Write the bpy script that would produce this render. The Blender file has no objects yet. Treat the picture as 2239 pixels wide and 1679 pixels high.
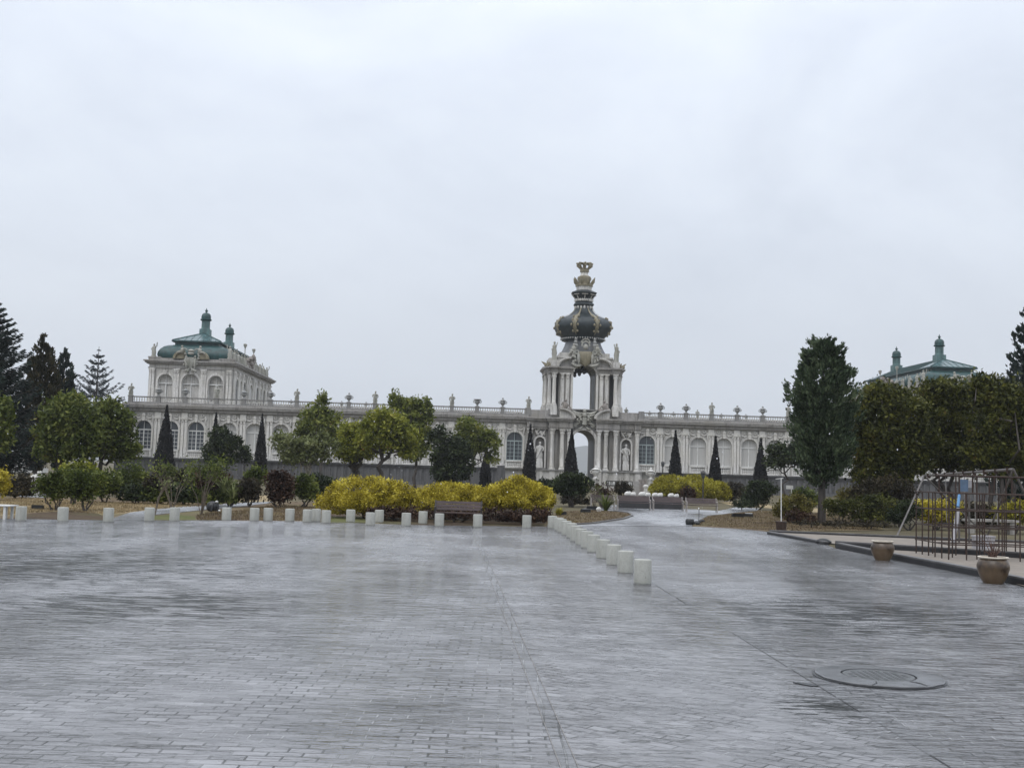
import bpy, math, random
import numpy as np
from mathutils import Matrix, Vector
random.seed(7); RNG = np.random.default_rng(11)
R = math.radians
scene = bpy.context.scene
COL = scene.collection

# ------------------------------------------------------------------ camera
F_PX, ROLL, HZ, HC = 2500.0, 0.030, 1032.0, 1.65      # focal length and horizon, measured on the 2239 px wide photograph
TH = math.atan((HZ - 839.5) / F_PX)
_X = np.array([1, 0, 0.]); _F = np.array([0, math.cos(TH), math.sin(TH)]); _D = np.array([0, math.sin(TH), -math.cos(TH)])
IR = math.cos(ROLL) * _X - math.sin(ROLL) * _D          # image right
ID = math.sin(ROLL) * _X + math.cos(ROLL) * _D          # image down
CAM = np.array([0, 0, HC])
cam = bpy.data.cameras.new("camera"); cam_o = bpy.data.objects.new("camera", cam); COL.objects.link(cam_o)
cam.sensor_width = 36; cam.sensor_fit = 'HORIZONTAL'; cam.lens = F_PX / 2239 * 36; cam.clip_start = 0.1; cam.clip_end = 9000
M3 = Matrix(((IR[0], -ID[0], -_F[0]), (IR[1], -ID[1], -_F[1]), (IR[2], -ID[2], -_F[2])))
cam_o.matrix_world = Matrix.Translation(Vector(CAM)) @ M3.to_4x4()
scene.camera = cam_o

def ray(x, y): return (x - 1119.5) * IR + (y - 839.5) * ID + F_PX * _F
def ground(x, y, z=0.0):                                  # where the ray through a measured point meets the ground
    r = ray(x, y); t = (z - HC) / r[2]; return CAM + r * t
def at(x, y, Y):                                          # the point a measured ray reaches at distance Y
    r = ray(x, y); return CAM + r * (Y / r[1])
def ppm(Y): return Y / F_PX                               # metres per measured pixel at distance Y

# ------------------------------------------------------------------ mesh helper
class MB:
    def __init__(s): s.v = []; s.f = []
    def add(s, vs, fs):
        n = len(s.v); s.v.extend([tuple(map(float, p)) for p in vs]); s.f.extend([tuple(i + n for i in f) for f in fs]); return s
    def box(s, x0, x1, y0, y1, z0, z1):
        return s.add([(x0,y0,z0),(x1,y0,z0),(x1,y1,z0),(x0,y1,z0),(x0,y0,z1),(x1,y0,z1),(x1,y1,z1),(x0,y1,z1)],
                     [(3,2,1,0),(4,5,6,7),(0,1,5,4),(1,2,6,5),(2,3,7,6),(3,0,4,7)])
    def prism(s, poly, y0, y1):                           # poly of (x,z), extruded along y
        n = len(poly); vs = [(x, y0, z) for x, z in poly] + [(x, y1, z) for x, z in poly]
        return s.add(vs, [tuple(range(n)), tuple(range(2*n-1, n-1, -1))] + [(i, i+n, (i+1) % n + n, (i+1) % n) for i in range(n)])
    def slab(s, poly, z0, z1):                            # poly of (x,y), extruded up
        n = len(poly); vs = [(x, y, z0) for x, y in poly] + [(x, y, z1) for x, y in poly]
        return s.add(vs, [tuple(range(n-1, -1, -1)), tuple(range(n, 2*n))] + [(i, (i+1) % n, (i+1) % n + n, i+n) for i in range(n)])
    def lathe(s, prof, c=(0, 0, 0), n=16, sx=1, sy=1, rot=0, oct_=0):
        vs, fs = [], []
        for r, z in prof:
            for i in range(n):
                a = 2*math.pi*i/n + rot
                k = r
                if oct_: k = r * (1 - oct_ * (1 - abs(math.cos(4*(a + math.pi/8)))))
                vs.append((c[0] + k*math.cos(a)*sx, c[1] + k*math.sin(a)*sy, c[2] + z))
        m = len(prof)
        for j in range(m-1):
            for i in range(n): fs.append((j*n+i, j*n+(i+1) % n, (j+1)*n+(i+1) % n, (j+1)*n+i))
        fs.append(tuple(range(n-1, -1, -1))); fs.append(tuple((m-1)*n+i for i in range(n)))
        return s.add(vs, fs)
    def tube(s, pts, rad, n=6):
        pts = [Vector(p) for p in pts]
        if not hasattr(rad, '__len__'): rad = [rad]*len(pts)
        vs, fs = [], []; up = None
        for i, p in enumerate(pts):
            d = (pts[min(i+1, len(pts)-1)] - pts[max(i-1, 0)]).normalized()
            if up is None: up = Vector((0, 0, 1)) if abs(d.z) < .9 else Vector((0, 1, 0))
            a = d.cross(up).normalized(); b = a.cross(d).normalized(); up = b
            for k in range(n):
                t = 2*math.pi*k/n; vs.append(p + (a*math.cos(t) + b*math.sin(t))*rad[i])
        m = len(pts)
        for j in range(m-1):
            for i in range(n): fs.append((j*n+i, j*n+(i+1) % n, (j+1)*n+(i+1) % n, (j+1)*n+i))
        fs.append(tuple(range(n-1, -1, -1))); fs.append(tuple((m-1)*n+i for i in range(n)))
        return s.add(vs, fs)
    def ball(s, c, r, n=8, m=6):
        if not hasattr(r, '__len__'): r = (r, r, r)
        prof = [(max(math.sin(math.pi*j/m), .02), -math.cos(math.pi*j/m)) for j in range(m+1)]
        vs, fs = [], []
        for q, z in prof:
            for i in range(n):
                a = 2*math.pi*i/n; vs.append((c[0]+r[0]*q*math.cos(a), c[1]+r[1]*q*math.sin(a), c[2]+r[2]*z))
        for j in range(m):
            for i in range(n): fs.append((j*n+i, j*n+(i+1) % n, (j+1)*n+(i+1) % n, (j+1)*n+i))
        return s.add(vs, fs)
    def arc_band(s, cx, cz, ri, ro, a0, a1, y0, y1, n=14, ez=1.0):   # curved moulding in the x-z plane
        for i in range(n):
            t0 = a0+(a1-a0)*i/n; t1 = a0+(a1-a0)*(i+1)/n
            P = lambda r, t: (cx+r*math.cos(t), cz+r*math.sin(t)*ez)
            q = [P(ri, t0), P(ro, t0), P(ro, t1), P(ri, t1)]
            vs = [(x, y0, z) for x, z in q] + [(x, y1, z) for x, z in q]
            s.add(vs, [(0,1,2,3),(7,6,5,4),(1,5,6,2),(0,3,7,4)] + ([(0,4,5,1)] if i == 0 else []) + ([(3,2,6,7)] if i == n-1 else []))
        return s
    def move(s, dx=0, dy=0, dz=0, mx=1):
        s.v = [((x*mx)+dx, y+dy, z+dz) for x, y, z in s.v]
        return s
    def mirror(s):                                        # add a copy mirrored in x
        n = len(s.v); v2 = [(-x, y, z) for x, y, z in s.v]; f2 = [tuple(i+n for i in reversed(f)) for f in s.f]
        s.v += v2; s.f += f2; return s
    def build(s, name, mat, parent=None, off=(0, 0, 0), loc=None, smooth=False, rz=0):
        me = bpy.data.meshes.new(name)
        me.from_pydata([(x-off[0], y-off[1], z-off[2]) for x, y, z in s.v], [], s.f)
        me.materials.append(mat)
        if smooth:
            me.polygons.foreach_set('use_smooth', [True]*len(me.polygons))
            try: me.set_sharp_from_angle(angle=R(42))
            except Exception: pass
        o = bpy.data.objects.new(name, me); COL.objects.link(o)
        if parent: o.parent = parent
        if loc is not None: o.location = loc
        o.rotation_euler.z = rz
        return o

def quads_obj(name, V, mat, parent=None, nv=4):           # V: (n, nv, 3) array of separate small faces
    n = V.shape[0]; me = bpy.data.meshes.new(name)
    me.vertices.add(n*nv); me.vertices.foreach_set('co', np.ascontiguousarray(V, dtype=np.float32).reshape(-1))
    me.loops.add(n*nv); me.loops.foreach_set('vertex_index', np.arange(n*nv, dtype=np.int32))
    me.polygons.add(n); me.polygons.foreach_set('loop_start', np.arange(0, n*nv, nv, dtype=np.int32))
    me.polygons.foreach_set('loop_total', np.full(n, nv, dtype=np.int32))
    me.update(calc_edges=True); me.validate(); me.materials.append(mat)
    o = bpy.data.objects.new(name, me); COL.objects.link(o)
    if parent: o.parent = parent
    return o

def tag(o, label=None, cat=None, group=None, kind=None):
    if label: o['label'] = label
    if cat: o['category'] = cat
    if group: o['group'] = group
    if kind: o['kind'] = kind
    return o
def empty(name, loc, label=None, cat=None, group=None, rz=0):
    o = bpy.data.objects.new(name, None); COL.objects.link(o); o.location = [float(a) for a in loc]; o.rotation_euler.z = rz
    o.empty_display_size = .3
    return tag(o, label, cat, group)
def dup(o, parent=None, loc=None, name=None):
    c = o.copy(); COL.objects.link(c)
    if parent is not None: c.parent = parent
    if loc is not None: c.location = loc
    for ch in list(o.children): dup(ch, c)
    return c
ORD = ['first','second','third','fourth','fifth','sixth','seventh','eighth','ninth','tenth','eleventh','twelfth','thirteenth','fourteenth','fifteenth','sixteenth','seventeenth','eighteenth','nineteenth','twentieth','twenty-first','twenty-second','twenty-third','twenty-fourth']

# ------------------------------------------------------------------ materials
def mat(name):
    m = bpy.data.materials.new(name); m.use_nodes = True; nt = m.node_tree
    b = nt.nodes['Principled BSDF']; return m, nt, b
def N(nt, t, **k):
    n = nt.nodes.new(t)
    for a, v in k.items():
        if a in n.inputs: n.inputs[a].default_value = v
        else: setattr(n, a, v)
    return n
def ramp(nt, fac, stops):
    r = nt.nodes.new('ShaderNodeValToRGB'); e = r.color_ramp.elements
    while len(e) < len(stops): e.new(.5)
    for x, (p, c) in zip(e, stops): x.position = p; x.color = (*c, 1) if len(c) == 3 else c
    nt.links.new(fac, r.inputs[0]); return r
def coords(nt, scale=(1, 1, 1), rot=(0, 0, 0), kind='Object'):
    t = nt.nodes.new('ShaderNodeTexCoord'); mp = nt.nodes.new('ShaderNodeMapping')
    mp.inputs['Scale'].default_value = scale; mp.inputs['Rotation'].default_value = rot
    nt.links.new(t.outputs[kind], mp.inputs['Vector']); return mp.outputs[0]
def mixc(nt, fac, a, b, mode='MIX'):
    m = nt.nodes.new('ShaderNodeMix'); m.data_type = 'RGBA'; m.blend_type = mode
    for s, v in ((m.inputs[0], fac), (m.inputs[6], a), (m.inputs[7], b)):
        if isinstance(v, (int, float)): s.default_value = v
        elif isinstance(v, tuple): s.default_value = (*v, 1)
        else: nt.links.new(v, s)
    return m.outputs[2]
def noise(nt, vec, scale, detail=4, rough=.55):
    n = N(nt, 'ShaderNodeTexNoise', Scale=scale, Detail=detail, Roughness=rough); nt.links.new(vec, n.inputs['Vector']); return n.outputs['Fac']
def bump(nt, b, h, st=.4, dist=.02):
    n = N(nt, 'ShaderNodeBump', Strength=st, Distance=dist); nt.links.new(h, n.inputs['Height']); nt.links.new(n.outputs[0], b.inputs['Normal'])

def simple(name, col, rough=.6, var=.25, scale=4., metal=0., bumpy=.15, stretch=(1, 1, 1), dirt=None):
    m, nt, b = mat(name); v = coords(nt, stretch); f = noise(nt, v, scale, 5, .6)
    lo = tuple(c*(1-var) for c in col) if dirt is None else dirt
    r = ramp(nt, f, [(.3, lo), (.7, tuple(min(1, c*(1+var)) for c in col))])
    nt.links.new(r.outputs[0], b.inputs['Base Color']); b.inputs['Roughness'].default_value = rough; b.inputs['Metallic'].default_value = metal
    if bumpy: bump(nt, b, f, bumpy)
    return m
def stone(name, base, stain, amount=.5, rough=.75):
    m, nt, b = mat(name)
    v1 = coords(nt); v2 = coords(nt, (2.2, 2.2, .16)); v3 = coords(nt, (6, 6, .5))
    blot = noise(nt, v1, .55, 6, .65); streak = noise(nt, v2, 1., 5, .7); fine = noise(nt, v3, 1.3, 4, .6); gr = noise(nt, v1, 9, 4, .6)
    c1 = mixc(nt, ramp(nt, blot, [(.35, (0, 0, 0)), (.7, (1, 1, 1))]).outputs[0], base, tuple(c*f for c, f in zip(base, (.82, .80, .74))))
    c2 = mixc(nt, ramp(nt, streak, [(.50, (0, 0, 0)), (.72, (amount,)*3)]).outputs[0], c1, stain)
    c3 = mixc(nt, ramp(nt, fine, [(.55, (0, 0, 0)), (.78, (amount*.8,)*3)]).outputs[0], c2, tuple(c*.8 for c in stain))
    c4 = mixc(nt, 1.0, c3, ramp(nt, gr, [(.25, (.72,)*3), (.75, (1.1,)*3)]).outputs[0], 'MULTIPLY')
    nt.links.new(c4, b.inputs['Base Color']); b.inputs['Roughness'].default_value = rough; bump(nt, b, gr, .35, .03)
    return m
def foliage(name, dark, mid, light, trans=.25, rough=.55, tint=None, clump=1.1):
    m, nt, b = mat(name)
    g = nt.nodes.new('ShaderNodeNewGeometry'); v = coords(nt); cl = noise(nt, v, clump, 3, .6)
    a = N(nt, 'ShaderNodeMath', operation='MULTIPLY_ADD'); a.inputs[1].default_value = .46; nt.links.new(g.outputs['Random Per Island'], a.inputs[0])
    c = N(nt, 'ShaderNodeMath', operation='MULTIPLY_ADD'); c.inputs[1].default_value = 1.75; c.inputs[2].default_value = -.61; nt.links.new(cl, c.inputs[0]); nt.links.new(c.outputs[0], a.inputs[2])
    st = [(.08, dark), (.5, mid), (.92, light)]
    if tint: st.append((1.0, tint))
    r = ramp(nt, a.outputs[0], st)
    nt.links.new(r.outputs[0], b.inputs['Base Color']); b.inputs['Roughness'].default_value = rough; b.inputs['Specular IOR Level'].default_value = .22
    t = nt.nodes.new('ShaderNodeBsdfTranslucent'); nt.links.new(r.outputs[0], t.inputs['Color'])
    mx = N(nt, 'ShaderNodeMixShader', Fac=trans); mx.inputs[0].default_value = trans
    nt.links.new(b.outputs[0], mx.inputs[1]); nt.links.new(t.outputs[0], mx.inputs[2])
    nt.links.new(mx.outputs[0], nt.nodes['Material Output'].inputs['Surface'])
    return m
MS = {}
MS['stone'] = stone('weathered_sandstone', (.57, .555, .53), (.10, .095, .09), .85)
MS['stone_dim'] = stone('grey_weathered_and_shade_stone', (.36, .345, .33), (.085, .08, .077), .75)
MS['trim'] = stone('pale_carved_stone', (.71, .695, .67), (.14, .135, .125), .8)
MS['rail'] = stone('sooty_rail_stone', (.27, .265, .26), (.09, .09, .09), .6)
MS['plinth'] = stone('dark_wet_plinth_stone', (.125, .125, .13), (.028, .028, .032), .95, .6)
MS['ledge'] = stone('black_wet_ledge_and_shade_stone', (.045, .045, .048), (.02, .02, .02), .6, .5)
MS['gold'] = stone('tarnished_gilt_stone', (.27, .24, .165), (.07, .065, .045), .7, .6)
MS['sculpt'] = stone('mossy_sculpture_stone', (.40, .395, .36), (.10, .11, .085), .7)
MS['urn'] = stone('dark_weathered_urn_stone', (.36, .365, .365), (.11, .12, .12), .6)
MS['brown_stone'] = stone('brown_iron_stained_stone', (.30, .27, .25), (.11, .09, .08), .6)
MS['slate'] = simple('dark_slate_dome', (.013, .021, .024), .45, .45, 2.5, bumpy=.1)
MS['slate_grey'] = simple('grey_lead_roof', (.115, .12, .125), .45, .35, 2.2, bumpy=.1, stretch=(1, 1, .4))
MS['copper'] = simple('dark_green_copper', (.011, .047, .047), .45, .5, 1.6, stretch=(2.2, 2.2, .5), bumpy=.12)
MS['copper_light'] = simple('pale_green_copper', (.085, .150, .148), .5, .4, 2.4, stretch=(1.5, 1.5, .4), bumpy=.12)
MS['copper_seam'] = simple('wet_copper_sheet', (.05, .10, .105), .26, .3, 1.2, stretch=(1.2, .6, 1), bumpy=.05)
MS['frame'] = simple('white_window_paint', (.62, .62, .60), .5, .15, 6, bumpy=.05)
MS['frame_green'] = simple('grey_green_window_paint', (.36, .42, .42), .5, .2, 6, bumpy=.05)
def curtain(name, col, gloss):
    m, nt, b = mat(name); v = coords(nt, (1, 1, .05)); f = noise(nt, v, 7., 3, .6); r = ramp(nt, f, [(.3, tuple(c*.72 for c in col)), (.65, col)])
    nt.links.new(r.outputs[0], b.inputs['Base Color']); b.inputs['Roughness'].default_value = .7; b.inputs['Coat Weight'].default_value = gloss; b.inputs['Coat Roughness'].default_value = .03
    return m
MS['pane_curtain'] = curtain('pane_over_pale_curtain', (.50, .49, .465), .8)
MS['pane_dark'] = curtain('dark_window_glass', (.035, .045, .055), 1.)
MS['bark'] = simple('dark_wet_bark', (.045, .037, .032), .7, .45, 9, stretch=(1, 1, .25), bumpy=.5)
MS['bark_pale'] = simple('pale_mottled_bark', (.21, .19, .155), .7, .5, 7, stretch=(1, 1, .3), bumpy=.4)
MS['twig'] = simple('pale_brown_twig', (.105, .082, .060), .7, .4, 8, bumpy=.2)
def bollard_paint():
    m, nt, b = mat('cream_painted_concrete'); oi = nt.nodes.new('ShaderNodeObjectInfo'); t = nt.nodes.new('ShaderNodeTexCoord'); va = N(nt, 'ShaderNodeVectorMath', operation='ADD'); nt.links.new(t.outputs['Object'], va.inputs[0]); nt.links.new(oi.outputs['Location'], va.inputs[1])
    mp = nt.nodes.new('ShaderNodeMapping'); mp.inputs['Scale'].default_value = (7, 7, 1.2); nt.links.new(va.outputs[0], mp.inputs[0]); dr = noise(nt, mp.outputs[0], 1.4, 5, .65); bl = noise(nt, va.outputs[0], 5., 5, .65); sp = noise(nt, va.outputs[0], 45., 3, .6)
    c = mixc(nt, ramp(nt, dr, [(.50, (0, 0, 0)), (.75, (.55,)*3)]).outputs[0], (.355, .357, .325), (.19, .185, .155)); c = mixc(nt, ramp(nt, bl, [(.35, (.5,)*3), (.5, (0, 0, 0))]).outputs[0], c, (.28, .285, .25))
    c = mixc(nt, 1., c, ramp(nt, sp, [(.28, (.78,)*3), (.5, (1.04,)*3)]).outputs[0], 'MULTIPLY'); nt.links.new(c, b.inputs['Base Color']); b.inputs['Roughness'].default_value = .62; bump(nt, b, sp, .15); return m
MS['bollard'] = bollard_paint()
MS['wood'] = simple('wet_dark_bench_wood', (.060, .038, .036), .38, .5, 3, stretch=(.6, 6, 6), bumpy=.2)
MS['bench_metal'] = simple('worn_pale_bench_metal', (.33, .30, .28), .45, .4, 6)
MS['bench_dark'] = simple('dark_iron', (.035, .032, .030), .4, .4, 6)
MS['rust'] = simple('rust_brown_pipe', (.034, .018, .012), .7, .55, 6, bumpy=.2)
MS['pole'] = simple('weathered_grey_pole', (.095, .085, .078), .5, .45, 6, bumpy=.2)
def pot_glaze():
    m, nt, b = mat('brown_glazed_pottery'); v = coords(nt); sp = nt.nodes.new('ShaderNodeSeparateXYZ'); nt.links.new(v, sp.inputs[0])
    dr = noise(nt, coords(nt, (7, 7, .6)), 1.6, 3, .6); bl = noise(nt, coords(nt, (3, 3, 3)), 1.5, 4, .6)
    h = N(nt, 'ShaderNodeMath', operation='MULTIPLY_ADD'); nt.links.new(dr, h.inputs[0]); h.inputs[1].default_value = .30; nt.links.new(sp.outputs['Z'], h.inputs[2])
    band = ramp(nt, h.outputs[0], [(.30, (0, 0, 0)), (.42, (1, 1, 1)), (.53, (1, 1, 1)), (.57, (0, 0, 0))])
    k = mixc(nt, 1., band.outputs[0], ramp(nt, bl, [(.35, (.15,)*3), (.6, (1, 1, 1))]).outputs[0], 'MULTIPLY')
    c = mixc(nt, k, ramp(nt, bl, [(.3, (.095, .060, .032)), (.7, (.15, .105, .062))]).outputs[0], (.030, .018, .011))
    nt.links.new(c, b.inputs['Base Color']); b.inputs['Roughness'].default_value = .33; bump(nt, b, bl, .1); return m
MS['pot'] = pot_glaze()
MS['pot_rim'] = simple('pale_pottery_rim', (.50, .45, .37), .45, .3, 4)
MS['kerb'] = simple('black_wet_kerb_stone', (.014, .014, .016), .6, .5, 3, bumpy=.3)
MS['kerb_top'] = simple('grey_kerb_stone', (.105, .102, .102), .5, .35, 4, bumpy=.3)
MS['white'] = simple('white_paint', (.58, .58, .56), .5, .12, 5)
MS['plaster'] = stone('white_sculpture_stone', (.72, .71, .69), (.30, .30, .29), .5)
MS['black'] = simple('black_plastic_housing_and_shadow', (.012, .013, .014), .35, .3, 8)
MS['iron_lid'] = simple('cast_iron_lid', (.085, .09, .092), .32, .5, 26, bumpy=.8)
MS['concrete'] = simple('grey_wet_concrete', (.088, .09, .094), .26, .45, 4, bumpy=.5)
MS['blue'] = simple('faded_blue_plastic', (.085, .135, .21), .45, .35, 3)
MS['blue_bright'] = simple('bright_blue_tube', (.075, .21, .40), .4, .15, 3)
MS['sand'] = simple('damp_pale_sand', (.205, .178, .150), .85, .18, 2.5, bumpy=.4)
MS['rope'] = simple('grey_rope', (.20, .19, .18), .8, .3, 20)
MS['pinkwhite'] = simple('greyish_white_plastic', (.33, .32, .335), .5, .2, 4)
MS['signboard'] = simple('dark_sign_board', (.045, .042, .036), .5, .4, 5)
MS['snow'] = simple('snow', (.88, .89, .92), .6, .05, 4)

def lawn_mat(name, a, b_, c, gran=26., rough=.9):
    m, nt, b = mat(name); v = coords(nt); f1 = noise(nt, v, .35, 5, .6); f2 = noise(nt, coords(nt, (1, .5, 1)), gran, 3, .7)
    c1 = ramp(nt, f1, [(.32, a), (.5, b_), (.68, c)]).outputs[0]
    c2 = mixc(nt, 1., c1, ramp(nt, f2, [(.25, (.55,)*3), (.75, (1.25,)*3)]).outputs[0], 'MULTIPLY')
    nt.links.new(c2, b.inputs['Base Color']); b.inputs['Roughness'].default_value = rough; b.inputs['Specular IOR Level'].default_value = .2; bump(nt, b, f2, .7, .04)
    return m
MS['soil'] = lawn_mat('dull_garden_ground', (.075, .062, .040), (.11, .095, .055), (.15, .125, .075))
MS['drygrass'] = lawn_mat('straw_dry_lawn', (.27, .21, .12), (.34, .265, .155), (.22, .19, .10))
MS['brownlawn'] = lawn_mat('brown_winter_lawn', (.115, .082, .052), (.155, .115, .068), (.145, .128, .062))
MS['mulch'] = lawn_mat('brown_mulch', (.055, .040, .026), (.085, .058, .036), (.085, .080, .034))
MS['greengrass'] = lawn_mat('green_grass_patch', (.085, .10, .032), (.12, .125, .045), (.10, .085, .04))

ZP = .016
def paving(name, bw, bh, rot=0., base=((.15, .15, .157), (.225, .225, .235)), rough=(.13, .30), puddle=.5, joint=1.):
    m, nt, b = mat(name); v = coords(nt, (1, 1, 1), (0, 0, rot))
    br = N(nt, 'ShaderNodeTexBrick', Scale=1., **{'Mortar Size': .007, 'Mortar Smooth': .3, 'Brick Width': bw, 'Row Height': bh, 'Bias': 0.})
    br.inputs['Color1'].default_value = (0, 0, 0, 1); br.inputs['Color2'].default_value = (1, 1, 1, 1); br.inputs['Mortar'].default_value = (.5, .5, .5, 1)
    wob = N(nt, 'ShaderNodeTexNoise', Scale=1.3, Detail=2.); nt.links.new(v, wob.inputs['Vector'])
    va = N(nt, 'ShaderNodeVectorMath', operation='MULTIPLY_ADD'); nt.links.new(wob.outputs['Color'], va.inputs[0]); va.inputs[1].default_value = (.05, .05, 0); nt.links.new(v, va.inputs[2])
    nt.links.new(va.outputs[0], br.inputs['Vector'])
    big = noise(nt, coords(nt, (1, 1, 1)), .16, 5, .6); med = noise(nt, coords(nt, (.5, 1.2, 1)), .9, 5, .65); fine = noise(nt, v, 28, 3, .7)
    c1 = mixc(nt, br.outputs['Color'], base[0], base[1])
    c2 = mixc(nt, 1., c1, ramp(nt, med, [(.3, (.60,)*3), (.7, (1.28,)*3)]).outputs[0], 'MULTIPLY')
    soft = noise(nt, coords(nt, (.55, .10, 1)), 1., 4, .55); c2 = mixc(nt, 1., c2, ramp(nt, soft, [(.32, (.74,)*3), (.68, (1.26,)*3)]).outputs[0], 'MULTIPLY')  # broad pale and dark reflections painted into the paving colour
    mortar = N(nt, 'ShaderNodeMath', operation='MULTIPLY'); nt.links.new(br.outputs['Fac'], mortar.inputs[0]); mortar.inputs[1].default_value = .95*joint
    jt = mixc(nt, ramp(nt, noise(nt, v, 1.6, 3, .6), [(.42, (0, 0, 0)), (.62, (1, 1, 1))]).outputs[0], (.045, .046, .045), (.30, .305, .31))
    c3 = mixc(nt, mortar.outputs[0], c2, jt)
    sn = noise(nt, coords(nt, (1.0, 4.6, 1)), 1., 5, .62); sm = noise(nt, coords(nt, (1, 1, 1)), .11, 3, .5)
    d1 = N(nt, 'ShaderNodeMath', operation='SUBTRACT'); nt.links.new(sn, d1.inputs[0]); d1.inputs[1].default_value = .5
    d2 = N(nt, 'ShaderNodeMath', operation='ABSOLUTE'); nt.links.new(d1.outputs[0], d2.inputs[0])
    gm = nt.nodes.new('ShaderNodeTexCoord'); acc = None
    for (cx, cy, rad) in ((*ground(1860, 1345)[:2], 2.6), (*ground(110, 1238)[:2], 4.6), (*ground(1800, 1552)[:2], .42), (*ground(330, 1320)[:2], 2.2)):  # spots where dark reflections are painted as thicker streaks
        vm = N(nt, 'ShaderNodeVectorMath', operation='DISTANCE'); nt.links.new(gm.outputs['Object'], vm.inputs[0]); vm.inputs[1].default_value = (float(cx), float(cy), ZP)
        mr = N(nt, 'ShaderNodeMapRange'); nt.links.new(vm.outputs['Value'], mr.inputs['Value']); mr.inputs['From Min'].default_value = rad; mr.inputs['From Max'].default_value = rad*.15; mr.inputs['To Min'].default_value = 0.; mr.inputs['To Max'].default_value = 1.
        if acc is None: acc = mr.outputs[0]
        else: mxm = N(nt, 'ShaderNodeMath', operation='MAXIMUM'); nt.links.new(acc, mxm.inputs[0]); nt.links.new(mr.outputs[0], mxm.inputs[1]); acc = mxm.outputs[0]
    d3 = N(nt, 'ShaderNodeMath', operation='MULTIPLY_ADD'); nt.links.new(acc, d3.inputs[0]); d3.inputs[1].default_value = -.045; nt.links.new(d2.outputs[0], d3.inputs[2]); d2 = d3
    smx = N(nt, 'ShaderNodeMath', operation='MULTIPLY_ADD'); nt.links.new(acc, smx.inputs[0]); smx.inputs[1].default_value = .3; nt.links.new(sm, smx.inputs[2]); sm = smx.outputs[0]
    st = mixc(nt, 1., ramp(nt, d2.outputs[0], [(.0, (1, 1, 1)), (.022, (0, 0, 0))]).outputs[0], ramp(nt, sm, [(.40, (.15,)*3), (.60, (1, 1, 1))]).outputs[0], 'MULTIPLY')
    c4 = mixc(nt, st, c3, (.018, .019, .019)); nt.links.new(c4, b.inputs['Base Color'])  # dark streaks: wet joints, plus dark reflections put into the colour
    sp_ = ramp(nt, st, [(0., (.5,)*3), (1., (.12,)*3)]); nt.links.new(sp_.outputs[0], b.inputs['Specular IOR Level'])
    wet = N(nt, 'ShaderNodeMath', operation='MULTIPLY_ADD'); nt.links.new(big, wet.inputs[0]); wet.inputs[1].default_value = .5
    m2 = N(nt, 'ShaderNodeMath', operation='MULTIPLY'); nt.links.new(soft, m2.inputs[0]); m2.inputs[1].default_value = .5; nt.links.new(m2.outputs[0], wet.inputs[2])
    pr = ramp(nt, wet.outputs[0], [(.42, (.035,)*3), (.49, (rough[0],)*3), (.60, (rough[1],)*3)])
    rr = N(nt, 'ShaderNodeMath', operation='MULTIPLY_ADD'); nt.links.new(br.outputs['Color'], rr.inputs[0]); rr.inputs[1].default_value = .10; nt.links.new(pr.outputs[0], rr.inputs[2])
    nt.links.new(rr.outputs[0], b.inputs['Roughness']); b.inputs['IOR'].default_value = 1.45
    hgt = N(nt, 'ShaderNodeMath', operation='MULTIPLY_ADD'); nt.links.new(br.outputs['Fac'], hgt.inputs[0]); hgt.inputs[1].default_value = -1.2
    tilt = noise(nt, coords(nt, (2.6, 7., 1)), 1., 4, .6); t2 = N(nt, 'ShaderNodeMath', operation='MULTIPLY'); nt.links.new(tilt, t2.inputs[0]); t2.inputs[1].default_value = 3.4
    h2 = N(nt, 'ShaderNodeMath', operation='MULTIPLY_ADD'); nt.links.new(fine, h2.inputs[0]); h2.inputs[1].default_value = .4; nt.links.new(br.outputs['Color'], h2.inputs[2])
    h3 = N(nt, 'ShaderNodeMath', operation='ADD'); nt.links.new(h2.outputs[0], h3.inputs[0]); nt.links.new(t2.outputs[0], h3.inputs[1])
    nt.links.new(h3.outputs[0], hgt.inputs[2]); bump(nt, b, hgt.outputs[0], .8, .011)
    return m
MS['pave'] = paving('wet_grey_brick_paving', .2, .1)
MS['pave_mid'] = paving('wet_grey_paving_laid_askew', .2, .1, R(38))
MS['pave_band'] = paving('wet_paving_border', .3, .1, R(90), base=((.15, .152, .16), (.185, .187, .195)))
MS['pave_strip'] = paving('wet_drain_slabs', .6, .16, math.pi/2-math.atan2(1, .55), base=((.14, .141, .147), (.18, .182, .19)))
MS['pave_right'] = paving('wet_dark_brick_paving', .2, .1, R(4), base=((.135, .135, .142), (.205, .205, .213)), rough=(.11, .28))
MS['path'] = paving('wet_pale_path_paving', .6, .6, R(20), base=((.22, .225, .235), (.27, .275, .285)), rough=(.16, .3), joint=.4)

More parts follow.
